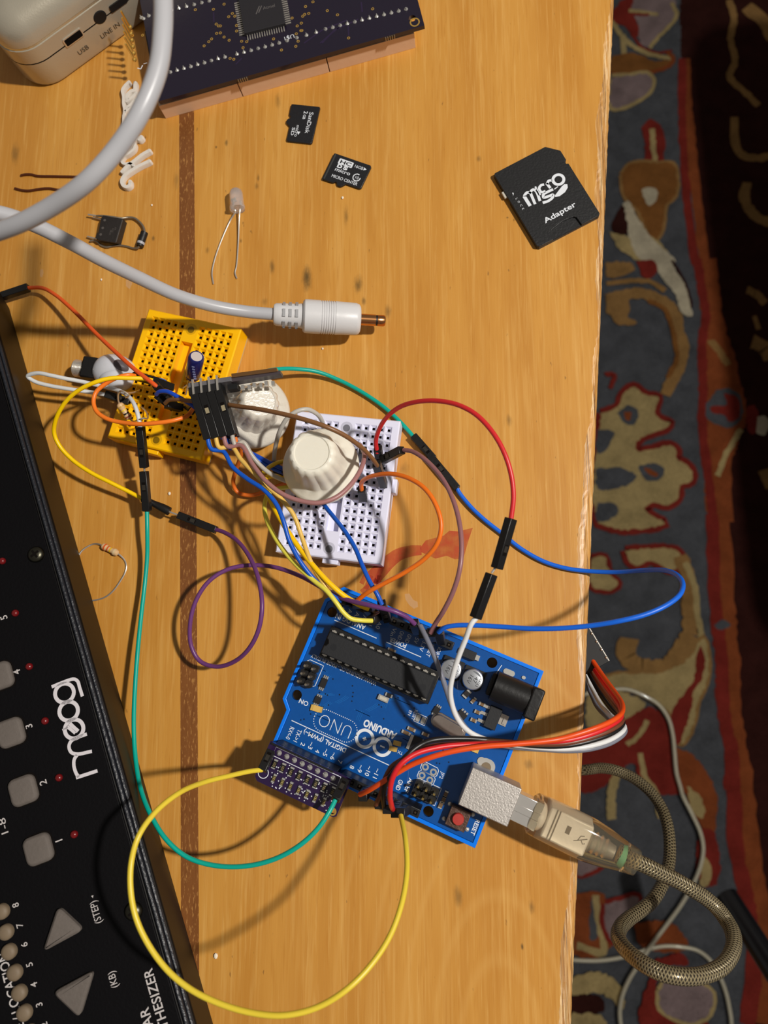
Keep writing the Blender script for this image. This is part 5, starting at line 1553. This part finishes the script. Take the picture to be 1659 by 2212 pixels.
bundle('blue jumper wire leading the bundle from the connector block to the analog pins', BLU, 0, 0,
       [(482, 975, 30), (502, 1008, 31), (535, 1035, 32), (570, 1058, 33), (596, 1088, 33), (612, 1125, 33), (625, 1168, 32), (650, 1215, 31), (683, 1256, 29), (715, 1285, 27), (738, 1298, 25)],
       [((738, 1298, 25), U(60.96, 2.54, 8.6))])
bundle('tan yellow jumper wire beside the blue one in the bundle', TAN, 1, 0,
       [(500, 965, 30), (520, 992, 31), (545, 1018, 32), (575, 1048, 31), (607, 1077, 30), (634, 1112, 29), (652, 1160, 28), (672, 1215, 28), (695, 1255, 27), (712, 1282, 26), (729, 1306, 24)],
       [((729, 1306, 24), U(63.5, 2.54, 8.6))])
bundle('mauve jumper wire wrapped round the front of the large white knob', (160, 112, 110), 2, 0,
       [(520, 962, 31), (545, 1002, 33), (575, 1040, 35), (612, 1068, 36), (650, 1082, 36), (690, 1086, 36), (728, 1073, 35), (760, 1044, 33), (781, 1010, 30), (787, 983, 26), (779, 963, 20), (777, 960, 14)],
       [((784, 972, 18), (782, 990, 9.2), dict(slot=False))])
bundle('grey white jumper wire from the connector block dipping behind the large knob', GRY, 3, 0,
       [(525, 955, 29), (545, 985, 27), (565, 1008, 25), (590, 1027, 22), (620, 1040, 18), (650, 1050, 13)])
bundle('orange jumper wire dropping in a bend under the bundle', (226, 112, 36), 3, 1,
       [(521, 960, 22), (520, 985, 16), (510, 1015, 9), (504, 1043, 5), (513, 1063, 3), (540, 1070, 3), (570, 1063, 5), (600, 1050, 9), (630, 1041, 11)])
bundle('second blue jumper wire low under the bundle', (22, 84, 196), 2, 1,
       [(505, 948, 22), (530, 975, 18), (560, 996, 15), (590, 1012, 14), (620, 1024, 13), (650, 1036, 12)])
jumper('bright yellow jumper wire running straight down to the analog pins', (246, 196, 0),
       [(640, 1052, 12), (612, 1035, 15), (590, 1028, 18), (573, 1034, 20), (572, 1052, 22), (588, 1088, 24), (612, 1132, 26), (640, 1175, 27), (675, 1220, 28), (712, 1260, 28), (745, 1288, 27), (775, 1306, 26), (797, 1315, 25)],
       [((794, 1313, 25), U(53.34, 2.54, 8.6))], r=.8)
jumper('pale lemon jumper wire bowed out over the corner of the white breadboard', (224, 212, 78),
       [(640, 1046, 12), (622, 1052, 14), (598, 1056, 17), (580, 1066, 20), (572, 1088, 22), (574, 1115, 24), (588, 1150, 26), (612, 1188, 28), (645, 1225, 29), (680, 1256, 30), (705, 1276, 31), (725, 1300, 31), (742, 1323, 30), (758, 1336, 29), (780, 1340, 28), (804, 1341, 26)],
       [((801, 1341, 26), U(50.8, 2.54, 8.6))])
jumper('blue jumper wire coming out under the large white knob to the analog pins', BLU,
       [(690, 1075, 12), (704, 1096, 15), (725, 1122, 18), (748, 1152, 21), (768, 1186, 23), (782, 1220, 25), (798, 1255, 26), (815, 1284, 26), (825, 1306, 25)],
       [((824, 1303, 25), U(50.8 - 2.9, 2.8, 8.6))])
jumper('grey jumper wire looping between the two knobs', (186, 182, 174),
       [(594, 1010, 11), (592, 990, 15), (596, 961, 20), (605, 930, 25), (620, 904, 28), (640, 889, 29), (662, 884, 28), (683, 893, 24), (695, 908, 18), (699, 925, 11)],
       [((594, 1004, 12), (604, 1030, 9.5), dict(slot=False))])
jumper('short yellow jumper wire curled beside the large white knob', (214, 178, 40),
       [(570, 1020, 20), (583, 1008, 17), (602, 999, 15), (620, 997, 13), (640, 1003, 11)])

# ================================================================== KNOBS ON POTENTIOMETERS
def potentiometer(parent, c, axis, z0):
    M = zframe(c, axis)
    k = MB(); k.lathe([(7.6, -6.5), (8.1, -6.2), (8.1, -1.5), (7.6, -1.2), (4, -1.2), (3.4, -1), (3.4, 2), (3, 2), (3, 8), (.05, 8)], M, 32)
    return k


def knob(label, base, top, zb, zt, rb, m, n=14, rt=7.0, ftop=5.6, amp=.05):
    a, b = at(*base, zb), at(*top, zt)
    ax = b - a; H = ax.length
    e = thing('knob', label, 'knob', tuple(a), 'printed knobs')
    M = zframe(a, ax)

    def fl(t, i):
        return 1 + (amp if 2 < i < 8 else 0) * math.cos(n * t + .0)
    k = MB()
    k.lathe([(rb - .4, 0), (rb, .4), (rb + .1, 2.0), (rb - .3, 2.8), (rb - 1.0, 3.5), (rt + 2.2, 4.6), (rt + 1.6, 5.6), (rt + .9, H * .55), (rt + .2, H - 1.6), (rt - .4, H - .5), (rt - 1.0, H), (ftop, H), (ftop - .3, H - .3), (.05, H - .3)],
            M, 112, rf=lambda t, i: 1 + amp * {5: .5, 6: 1, 7: 1, 8: .8, 9: .5}.get(i, 0) * (abs(math.cos(n * t / 2)) * 2 - 1))
    k.build('knob_body', m, e, smooth=True)
    p = thing('potentiometer', 'round metal potentiometer under the ' + label.split(' pressed')[0], 'potentiometer', tuple(a - ax.normalized() * 8))
    q = MB(); q.lathe([(8.0, -7.4), (8.4, -7.1), (8.4, -1.9), (7.9, -1.6), (3.4, -1.5), (3.4, -.05)], M, 36); q.build('pot_can', DULL, p, smooth=True)
    zz = (a - ax.normalized() * 7.4).z
    for i in (-1, 0, 1):
        w0 = a - ax.normalized() * 5 + V((i * 4, -8.2, 0)); w1 = V((w0.x, w0.y - .6, 2 if zb < 20 else 8.6))
        q = MB(); q.tube([w0, w0 + V((0, -.6, 0)), w1], .4, 6); q.build('terminal', METAL, p)
    return e


KW = mat('cream_pla', (230, 225, 210), .42, sss=.25, bump=.18, bscale=420)
KT = mat('glitter_pla', (214, 208, 196), .26, sss=.2, bump=.35, bscale=900, coat=.5)
knob('large smooth cream printed knob pressed over the white breadboard', (695, 1010), (673, 977), 17.5, 36, 12.0, KW, rt=6.9, ftop=5.3, n=15, amp=.035)
knob('glossy translucent grey printed knob pressed between the two breadboards', (544, 890), (562, 866), 9.5, 23, 12.5, KT, rt=6.0, ftop=5.0, n=13, amp=.05)

# ================================================================== PARTS ON THE YELLOW BREADBOARD
e = thing('wireless_module', 'upright narrow radio module with a black connector block on its pins', 'electronic module', tuple(MODC))
MODP = mat('module_board_edge', (96, 94, 98), .5, bump=.5, bscale=500)
PE = MM.inverted()
k = MB(); k.box((-1.6, 0, -2.2), (13.6, 1.5, 10), MM); k.build('board', MODP, e, bevel=.1, label='grey edge of the module board')
k = MB(); k.box((12.6, -.2, .2), (15.6, 1.1, 3.4), MM); k.build('antenna_board', plastic((70, 62, 66)), e)
k = MB(); k.box((12.4, 1.2, 1.4), (14.2, 1.2, 2.4), MM @ Matrix.Rotation(math.radians(-2), 4, 'Z')); k.build('shield', mat('smoked_cover', (96, 66, 34), .2, coat=.6), e)
for i in range(6):
    k = MB(); k.box((7.2 + i * 1.9, -1.5, -2.4 - (i % 2)), (1.0, 1.4, 1.2), MM); k.build('module_component', SOL, e)
k = MB(); k.box((4.6, -1.5, -1.4), (3.0, 1.8, 3.0), MM); k.build('crystal_block', BLACKM, e)
k = MB(); k.box((-4.0 + .75, -2.0, 2.0), (10.2, 2.3, 2.5), MM); k.box((-4.0 + .75, -2.0, -.6), (10.2, 2.3, 2.5), MM); k.build('header_strip', BLACKM, e)
for i in range(4):
    for r in range(2):
        x = -7.3 + 2.54 * i + .6
        k = MB(); k.box((x, -1.3, 2.4 - 2.54 * r + (.9 if r == 0 else 0)), (.62, 5.6, .62), MM @ Matrix.Rotation(math.radians(0), 4, 'Z')); k.build('header_pin', METAL, e)
# four extra empty connector housings would sit below; the two rows seen belong to the wires above
e = thing('electrolytic_capacitor', 'small dark blue electrolytic capacitor standing tilted on the yellow breadboard', 'capacitor', tuple(at(418, 806, 14)))
a, b = at(416, 812, 15), at(425, 768, 25)
b = a + (b - a).normalized() * 11
M = zframe(a, b - a)
NAVY = mat('navy_sleeve', (26, 30, 92), .3, coat=.3)
k = MB(); k.lathe([(2.4, 0), (2.55, .4), (2.4, .9), (2.55, 1.3), (2.55, 10.4), (2.2, 11)], M, 32); cb = k.build('sleeve', NAVY, e, smooth=True)
k = MB(); k.lathe([(1.85, 10.9), (1.8, 11.06), (.05, 11.06)], M, 28); k.build('top', plastic((196, 184, 178), .4), cb, smooth=True)
k = MB()
for i in range(6):
    k.box((2.56, 0, 2 + i * 1.3), (.05, .9, .7), M @ Matrix.Rotation(math.radians(-70 - 6 * i), 4, 'Z'))
for i in range(5): k.box((2.35, 0, 10.75), (.3, .25, .1), M @ Matrix.Rotation(math.radians(10 + i * 18), 4, 'Z'))
k.build('sleeve_print', plastic((150, 160, 210)), cb)
for dx, q in ((-.9, at(402, 852, 8.7)), (.9, at(396, 838, 8.7))):
    k = MB(); k.tube(spline([M @ V((dx, 0, .3)), M @ V((dx, 0, -1.5)), q]), .3, 8); k.build('lead', METAL, e, smooth=True)
e = thing('ceramic_capacitor', 'little bright blue disc capacitor beside the orange wire end on the yellow breadboard', 'capacitor', tuple(at(347, 826, 12)))
k = MB(); k.ball(at(348, 825, 16), 2.0, sc=(1, .55, 1.2)); k.build('disc', plastic((14, 108, 190), .3), e, smooth=True)
for dx in (-1, 1):
    k = MB(); c = at(348, 825, 14.6) + V((dx, 0, 0)); k.tube([c, V((c.x, c.y, 8.5))], .25, 6); k.build('lead', METAL, e)
# pushbutton / jack with glue
e = thing('panel_socket', 'threaded silver socket with black body buried in white hot glue left of the yellow breadboard', 'socket', tuple(at(210, 800)))
a, b = at(163, 795, 6.5), at(200, 800, 6.5)
ax = (b - a).normalized(); M = zframe(a, ax)
k = MB(); pr_ = [(1.4, 0), (2.9, .01)]
for i in range(9): pr_ += [(3.05, .25 + i * .5), (2.75, .5 + i * .5)]
k.lathe(pr_, M, 28); k.build('threaded_bush', METAL, e, smooth=False)
k = MB(); k.box((0, 0, 7.0), (7.6, 7.6, 6.0), M); k.build('socket_body', BLACKP, e, bevel=.6)
k = MB(); k.tube([M @ V((3.9, -1.2, 4.2)), M @ V((3.9, -1.0, 9.8))], .22, 6); k.tube(spline([M @ V((3.2, -4.2, 4.6)), M @ V((2.4, -4.6, 7)), M @ V((2.6, -4.4, 10))]), .4, 8); k.build('spring_contact', METAL, e)
GLUE = mat('hot_glue', (206, 208, 214), .22, sss=.4, coat=.4, bump=.2, bscale=90)
random.seed(5)
k = MB()


def blob(c, r, sc, seed, rot=0):
    q = MB(); n1, n2 = 28, 16
    M_ = Matrix.Translation(c) @ Matrix.Rotation(rot, 4, 'Z') @ Matrix.Diagonal((*sc, 1))
    q.lathe([(max(.02, math.sin(math.pi * i / n2)) * r, -math.cos(math.pi * i / n2) * r) for i in range(n2 + 1)], M_, n1, rf=lambda t, i: 1 + .05 * math.sin(3 * t + seed) + .04 * math.sin(2 * t + i * .5 + seed))
    return q


q = blob(at(247, 800, 8.5), 1, (7.6, 5.6, 5.6), 2, -.1); gl = q.build('glue_blob', GLUE, e, smooth=True, label='cloudy white hot glue blob')
q = blob(at(252, 818, 9), 1, (6.0, 4.6, 4.8), 4, -.1); q.build('glue_blob', GLUE, e, smooth=True, label='cloudy white hot glue blob')
q = blob(at(262, 792, 11.6), 1, (3.0, 2.0, 3.0), 1, -.6); q.build('grey_glue_spot', mat('grey_glue', (92, 86, 90), .5), e, smooth=True, label='grey spot in the glue')  # small grey blob set into the glue
# resistor hooked over the white wire
e = thing('resistor', 'beige banded resistor hooked over the white wire on the yellow breadboard', 'resistor', tuple(at(268, 885, 12)))
K8 = lambda x, y, z: at(220 + x / 6.38, 780 + y / 6.38, z)
resistor(e, K8(232, 580, 17), K8(390, 800, 13.5), 1.2, [(.2, (198, 160, 88)), (.44, (226, 190, 60)), (.64, (28, 24, 24)), (.82, (150, 70, 46))])
k = MB(); k.tube(spline([K8(240, 590, 16.8), K8(222, 520, 19), K8(230, 440, 21.5), K8(270, 410, 23), K8(320, 430, 23.2), K8(370, 470, 22.4), K8(330, 500, 20)]), .32, 8); k.build('lead', METAL, e, smooth=True)
k = MB(); k.tube(spline([K8(380, 790, 13.6), K8(430, 830, 15), K8(500, 810, 21), K8(570, 790, 22), K8(630, 790, 17), K8(610, 700, 11), K8(545, 630, 8.8)]), .3, 8); k.build('lead', METAL, e, smooth=True)
k = MB(); k.tube(spline([K8(290, 420, 22), K8(380, 440, 17), K8(480, 420, 11), K8(520, 400, 8.8)]), .3, 8); k.build('lead', METAL, e, smooth=True)

# ================================================================== RIBBON OF SIX WIRES OVER THE EDGE
rib = thing('ribbon_cable', 'flat ribbon of six coloured wires crossing the blue board and folding over the table edge', 'cable', tuple(at(1100, 1600, 20)))
KC = lambda x, y, z: at(1200 + x / 3.614, 1200 + y / 3.614, z)
K6 = lambda x, y, z: at(820 + x / 4.366, 1580 + y / 4.366, z)
RW = {
    'orange': ((226, 78, 22), [at(778, 1716, 26), at(795, 1708, 30), at(820, 1693, 33), K6(150, 400, 35), K6(310, 310, 36), K6(480, 245, 37), K6(700, 185, 37), K6(1000, 140, 36), K6(1250, 122, 35), K6(1659, 78, 33), KC(150, 1400, 31), KC(330, 1340, 29), KC(450, 1285, 26), KC(515, 1230, 21), KC(522, 1165, 14), KC(480, 1090, 5), KC(400, 980, -5), KC(330, 880, -13), KC(270, 790, -18)], (34.0, 26)),
    'red': ((212, 36, 40), [at(849, 1749, 26), K6(112, 700, 31), K6(98, 600, 35), K6(118, 450, 38), K6(190, 320, 39), K6(330, 215, 38), K6(560, 150, 36), K6(800, 125, 34), K6(1100, 118, 32), KC(-100, 1455, 31), KC(100, 1440, 30), KC(300, 1385, 28), KC(430, 1325, 25), KC(508, 1265, 19), KC(508, 1195, 12), KC(465, 1120, 3), KC(385, 1010, -7), KC(318, 910, -15), KC(260, 820, -20)], (23.9, 27)),
    'brown': ((110, 62, 42), [at(812, 1741, 25), at(824, 1712, 29), at(832, 1682, 32), at(848, 1655, 34), at(877, 1637, 35), K6(450, 152, 34), K6(700, 118, 32), K6(1100, 100, 30), KC(-100, 1472, 29), KC(100, 1462, 28), KC(300, 1412, 26), KC(450, 1350, 23), KC(520, 1290, 17), KC(500, 1230, 10), KC(450, 1160, 1), KC(370, 1050, -9), KC(308, 950, -17), KC(250, 850, -22)], (28.96, 26)),
    'black': ((24, 22, 22), [at(830, 1745, 26), at(828, 1720, 30), at(834, 1692, 33), at(850, 1668, 36), at(874, 1637, 38), at(903, 1612, 37), K6(500, 82, 35), K6(800, 66, 32), K6(1120, 90, 29), KC(-100, 1488, 27), KC(100, 1482, 26), KC(300, 1438, 24), KC(450, 1380, 21), KC(525, 1312, 15), KC(495, 1260, 8), KC(435, 1200, -1), KC(355, 1090, -11), KC(298, 990, -19), KC(240, 880, -24)], (26.4, 27)),
    'white': ((220, 220, 220), [at(1030, 1333, 43), at(1018, 1348, 43), at(1006, 1380, 41), at(992, 1415, 39), at(980, 1452, 37), at(973, 1488, 35), at(976, 1520, 33), at(988, 1552, 31), at(1010, 1578, 29), at(1045, 1596, 27), at(1090, 1606, 25), KC(-60, 1505, 23), KC(100, 1508, 22), KC(250, 1490, 21), KC(420, 1440, 18), KC(520, 1375, 14), KC(535, 1330, 9), KC(480, 1290, 4), KC(410, 1230, -3), KC(340, 1140, -13), KC(288, 1040, -21), KC(230, 920, -26)], None),
    'grey': ((118, 120, 132), [at(908, 1352, 27), at(921, 1378, 29), at(936, 1412, 30), at(950, 1448, 30), at(962, 1484, 29), at(976, 1524, 27), at(994, 1556, 25), at(1016, 1582, 23), at(1048, 1599, 22), at(1090, 1611, 21), KC(-60, 1516, 20), KC(100, 1524, 19), KC(250, 1514, 18), KC(420, 1468, 15), KC(520, 1405, 12), KC(540, 1350, 6), KC(470, 1320, 1), KC(400, 1260, -5), KC(325, 1180, -15), KC(278, 1080, -23), KC(220, 950, -28)], (35.56, 27))}
for nm_, (c, P, hd) in RW.items():
    k = MB(); k.tube(spline(P, 7), .74, 12); o = k.build('ribbon_wire', plastic(c), rib, smooth=True, label=nm_ + ' wire of the ribbon')
    if hd:
        y = 2.54 if nm_ == 'grey' else 50.8
        housing(o, U(hd[0], y + (.3 if y > 10 else 0), hd[1] - UZ), U(hd[0], y, 8.6))
    else:
        housing(o, at(1027, 1335, 43), at(1062, 1240, 44), up=V((1, 0, 0)), roll=45)
k = MB()
c1, c2 = at(1296, 1412, -16), at(1282, 1378, -22)
Mh = frame(at(1266, 1402, -17), V((1, .55, 0)))
k.box((-3, 0, 0), (15, 14, 2.6), Mh)
k.build('ribbon_connector', BLACKM, rib, bevel=.2, label='black multi way connector at the ribbon end under the table edge')
k = MB()
for i in range(4): k.ball(Mh @ V((4.2, -5.5 + i * 3.0, 1.4)), .5, n=8)
k.stroke([tuple(Mh @ V((4.4, -6.8, 1.35))), tuple(Mh @ V((4.4, 6.6, 1.35)))], .3, smooth=False)
k.build('connector_studs', METAL, rib)

# ================================================================== USB CABLE
usb = thing('usb_cable', 'thick clear braided cable with a large see-through plug looping off the table', 'cable', tuple(at(1240, 1790, 10)))
CLP = mat('clear_pvc', (244, 230, 200), .08, trans=.96, ior=1.3)


def braid(name, dark, light_):
    m = mat(name, light_, .34, .3, coat=.5)
    nt = m.node_tree; N = nt.nodes; L = nt.links; b = N['Principled BSDF']
    uv = N.new('ShaderNodeUVMap'); sp = N.new('ShaderNodeSeparateXYZ'); L.new(uv.outputs[0], sp.inputs[0])

    def wv(sg):
        a = N.new('ShaderNodeMath'); a.operation = 'MULTIPLY'; a.inputs[1].default_value = 7.0; L.new(sp.outputs[0], a.inputs[0])
        c = N.new('ShaderNodeMath'); c.operation = 'MULTIPLY_ADD'; c.inputs[1].default_value = sg * .8; L.new(sp.outputs[1], c.inputs[0]); L.new(a.outputs[0], c.inputs[2])
        d = N.new('ShaderNodeMath'); d.operation = 'PINGPONG'; d.inputs[1].default_value = .5; L.new(c.outputs[0], d.inputs[0]); return d.outputs[0]
    mx = N.new('ShaderNodeMath'); mx.operation = 'MAXIMUM'; L.new(wv(1), mx.inputs[0]); L.new(wv(-1), mx.inputs[1])
    r = N.new('ShaderNodeMapRange'); r.inputs['From Min'].default_value = .22; r.inputs['From Max'].default_value = .42; L.new(mx.outputs[0], r.inputs['Value'])
    c = N.new('ShaderNodeMix'); c.data_type = 'RGBA'; c.inputs['A'].default_value = lin(dark); c.inputs['B'].default_value = lin(light_)
    L.new(r.outputs[0], c.inputs['Factor']); L.new(c.outputs['Result'], b.inputs['Base Color'])
    bp = N.new('ShaderNodeBump'); bp.inputs['Strength'].default_value = .5; bp.inputs['Distance'].default_value = .0004; L.new(r.outputs[0], bp.inputs['Height']); L.new(bp.outputs[0], b.inputs['Normal'])
    return m


BRD = braid('braided_shield', (38, 30, 20), (150, 136, 104))  # darker copy of the braid; the loop's shading is in its colour
BRD_PALE = braid('pale_braid', (120, 112, 90), (196, 192, 172))  # paler copy of the same braid, with caught light put into its colour
ua_, ub_ = U(-7.0, 37.4, 5.6), at(1352, 1852, 11)
KD = lambda x, y, z: at(1080 + x / 2.865, 1620 + y / 2.865, z)
axu = (ub_ - ua_).normalized(); LU = (ub_ - ua_).length
MX = frame(ua_, axu, V((0, 0, 1)))
up2 = MX.to_3x3() @ V((0, 0, 1))
k = MB(); k.box((1.8, 0, 0), (10.0, 7.8, 7.4), MX); k.box((1.8, 0, 3.8), (10, 2.2, .3), MX); k.build('plug_shell', mat('nickel', (214, 210, 204), .2, .7), usb, bevel=.3, label='shiny metal plug tip')
k = MB()                                    # clear moulding as a loft of rounded rectangles
secs = [(4.6, 9.6, 9.0), (5.4, 11.4, 10.4), (9, 11.9, 10.8), (18, 12.2, 11), (23, 12.0, 10.8), (28, 10.6, 9.6), (33, 8.4, 8.2), (37, 7.2, 7.2), (LU - .4, 6.6, 6.6), (LU, 5.6, 5.6)]
nn = None
for x, w, h in secs:
    R_ = rrect(w, h, min(w, h) * .36, 5); nn = len(R_); k.v += [MX @ V((x, p[0], p[1])) for p in R_]
for i in range(len(secs) - 1):
    for j in range(nn):
        a = i * nn + j; b = i * nn + (j + 1) % nn; k.f.append((a, b, b + nn, a + nn)); k.m.append(0)
k.f.append(tuple(range(nn))[::-1]); k.m.append(0); k.f.append(tuple((len(secs) - 1) * nn + j for j in range(nn))); k.m.append(0)
k.build('clear_moulding', CLP, usb, smooth=True, fix=True, label='see-through yellowish plug moulding')
FOIL = mat('inner_foil', (244, 238, 230), .4, .15, bump=.6, bscale=260)
k = MB(); k.box((15.2, 0, 0), (13.0, 8.6, 8.6), MX)
ic = k.build('inner_can', FOIL, usb, bevel=.5, label='pale metal can inside the plug')
k = MB()
for x in (10.6, 11.5): k.box((x, 0, 4.4), (.35, 8.7, .15), MX)
k.box((15.2, .6, 4.38), (1.3, 2.2, .12), MX)
for P in ([(17.6, -1.4), (21.0, .6)], [(18.6, -.8), (19.0, .6), (20.0, 1.0)], [(19.4, -.3), (20.2, -1.2), (20.8, -.8)]):
    k.stroke([(x, y, 4.36) for x, y in P], .25, MX, smooth=False)
k.build('can_marks', plastic((130, 118, 104)), ic)
k = MB(); k.ball(MX @ V((7.2, 0, .6)), 1, Matrix.Translation(MX @ V((7.2, 0, .8))) @ MX.to_3x3().to_4x4(), sc=(2.2, 3.6, 3.4)); k.build('inner_blob', FOIL, usb, smooth=True)
k = MB(); M = zframe(MX @ V((22, -.2, 0)), axu)
pr_ = [(2.4, 0)]
for i in range(4): pr_ += [(3.0 - .15 * i, .5 + i * 1.6), (2.4 - .1 * i, 1.4 + i * 1.6)]
k.lathe(pr_ + [(1.8, 8)], M, 20); k.build('crimp', METAL, usb, smooth=True)
k = MB(); k.lathe([(2.2, 9.5), (2.5, 10), (2.6, LU - 23), (2.3, LU - 22.6)], M, 20); k.build('green_collar', plastic((120, 182, 142), .3), usb, smooth=True, label='pale green inner collar')
cab = [MX @ V((LU - 3, 0, 0)), MX @ V((LU + .5, 0, 0)), KD(900, 715, 8), KD(1000, 765, 4), KD(1100, 812, 0), KD(1200, 870, -3), KD(1280, 922, -4), KD(1350, 985, -4), KD(1405, 1060, -2), KD(1440, 1130, 2), KD(1448, 1200, 6), KD(1428, 1270, 10), KD(1380, 1335, 14), KD(1300, 1380, 18), KD(1210, 1402, 21),
       KD(1100, 1400, 23), KD(1000, 1378, 23), KD(915, 1340, 21), KD(840, 1290, 17), KD(770, 1225, 10), KD(733, 1160, 2), KD(745, 1100, -6), KD(790, 1050, -14), KD(860, 1000, -22), KD(930, 945, -30), KD(985, 870, -40), KD(1025, 780, -50), KD(1048, 680, -60), KD(1050, 570, -68),
       KD(1035, 460, -76), KD(1000, 360, -84), KD(945, 275, -90), KD(870, 205, -95), KD(790, 155, -99), KD(700, 122, -102), KD(620, 112, -105), KD(540, 122, -108)]
g = 2.6
under1 = [V((KD(540, 122, -108).x - 40, KD(540, 122, -108).y - 10, -150)), V((60, -60, -330)), V((70, -60, -560)), V((110, -80, FZ + 40)), at(1225, 1505, FZ + 10)]
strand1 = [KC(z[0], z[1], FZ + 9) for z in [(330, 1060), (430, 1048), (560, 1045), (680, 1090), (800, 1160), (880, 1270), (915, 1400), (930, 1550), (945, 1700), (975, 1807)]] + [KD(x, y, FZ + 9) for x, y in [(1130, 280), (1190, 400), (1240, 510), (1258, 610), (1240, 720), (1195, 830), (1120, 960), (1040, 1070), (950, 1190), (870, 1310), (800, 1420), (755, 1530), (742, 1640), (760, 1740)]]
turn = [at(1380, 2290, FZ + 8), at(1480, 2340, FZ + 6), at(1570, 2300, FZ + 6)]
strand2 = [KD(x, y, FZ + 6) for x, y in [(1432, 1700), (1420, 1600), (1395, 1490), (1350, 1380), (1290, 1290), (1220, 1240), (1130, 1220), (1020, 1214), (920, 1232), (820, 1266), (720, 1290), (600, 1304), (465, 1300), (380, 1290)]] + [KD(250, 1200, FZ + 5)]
k = MB(); k.tube(spline(cab + under1[:1] + [V((0, -60, -260)), V((-60, -80, -520)), V((-80, -90, FZ + 12)), V((-160, -60, FZ + 12))], 7), 2.25, 14)
k.build('braided_lead', BRD, usb, smooth=True, label='clear jacketed lead with silver braid')
k = MB(); k.tube(spline([at(1180, 1520, FZ + 6)] + strand1 + turn + strand2, 7), 2.3, 12)  # same lead's run on the floor, split off to take the paler braid
tag(k.build('usb_floor_run', BRD_PALE, smooth=True), 'floor run of the clear braided cable over the patterned rug, coloured paler', 'cord')
# short loose end of another pale cord under the plug, and the dark rod
rod = MB(); a, b = KD(1400, 900, FZ + 190), KD(1720, 1400, FZ + 240)
rod.cyl(a, b, 10, 24)
tag(rod.build('rod', mat('black_rod', (14, 14, 17), .25, coat=.3), smooth=True), 'glossy black rod slanting in at the lower right above the rug', 'rod')
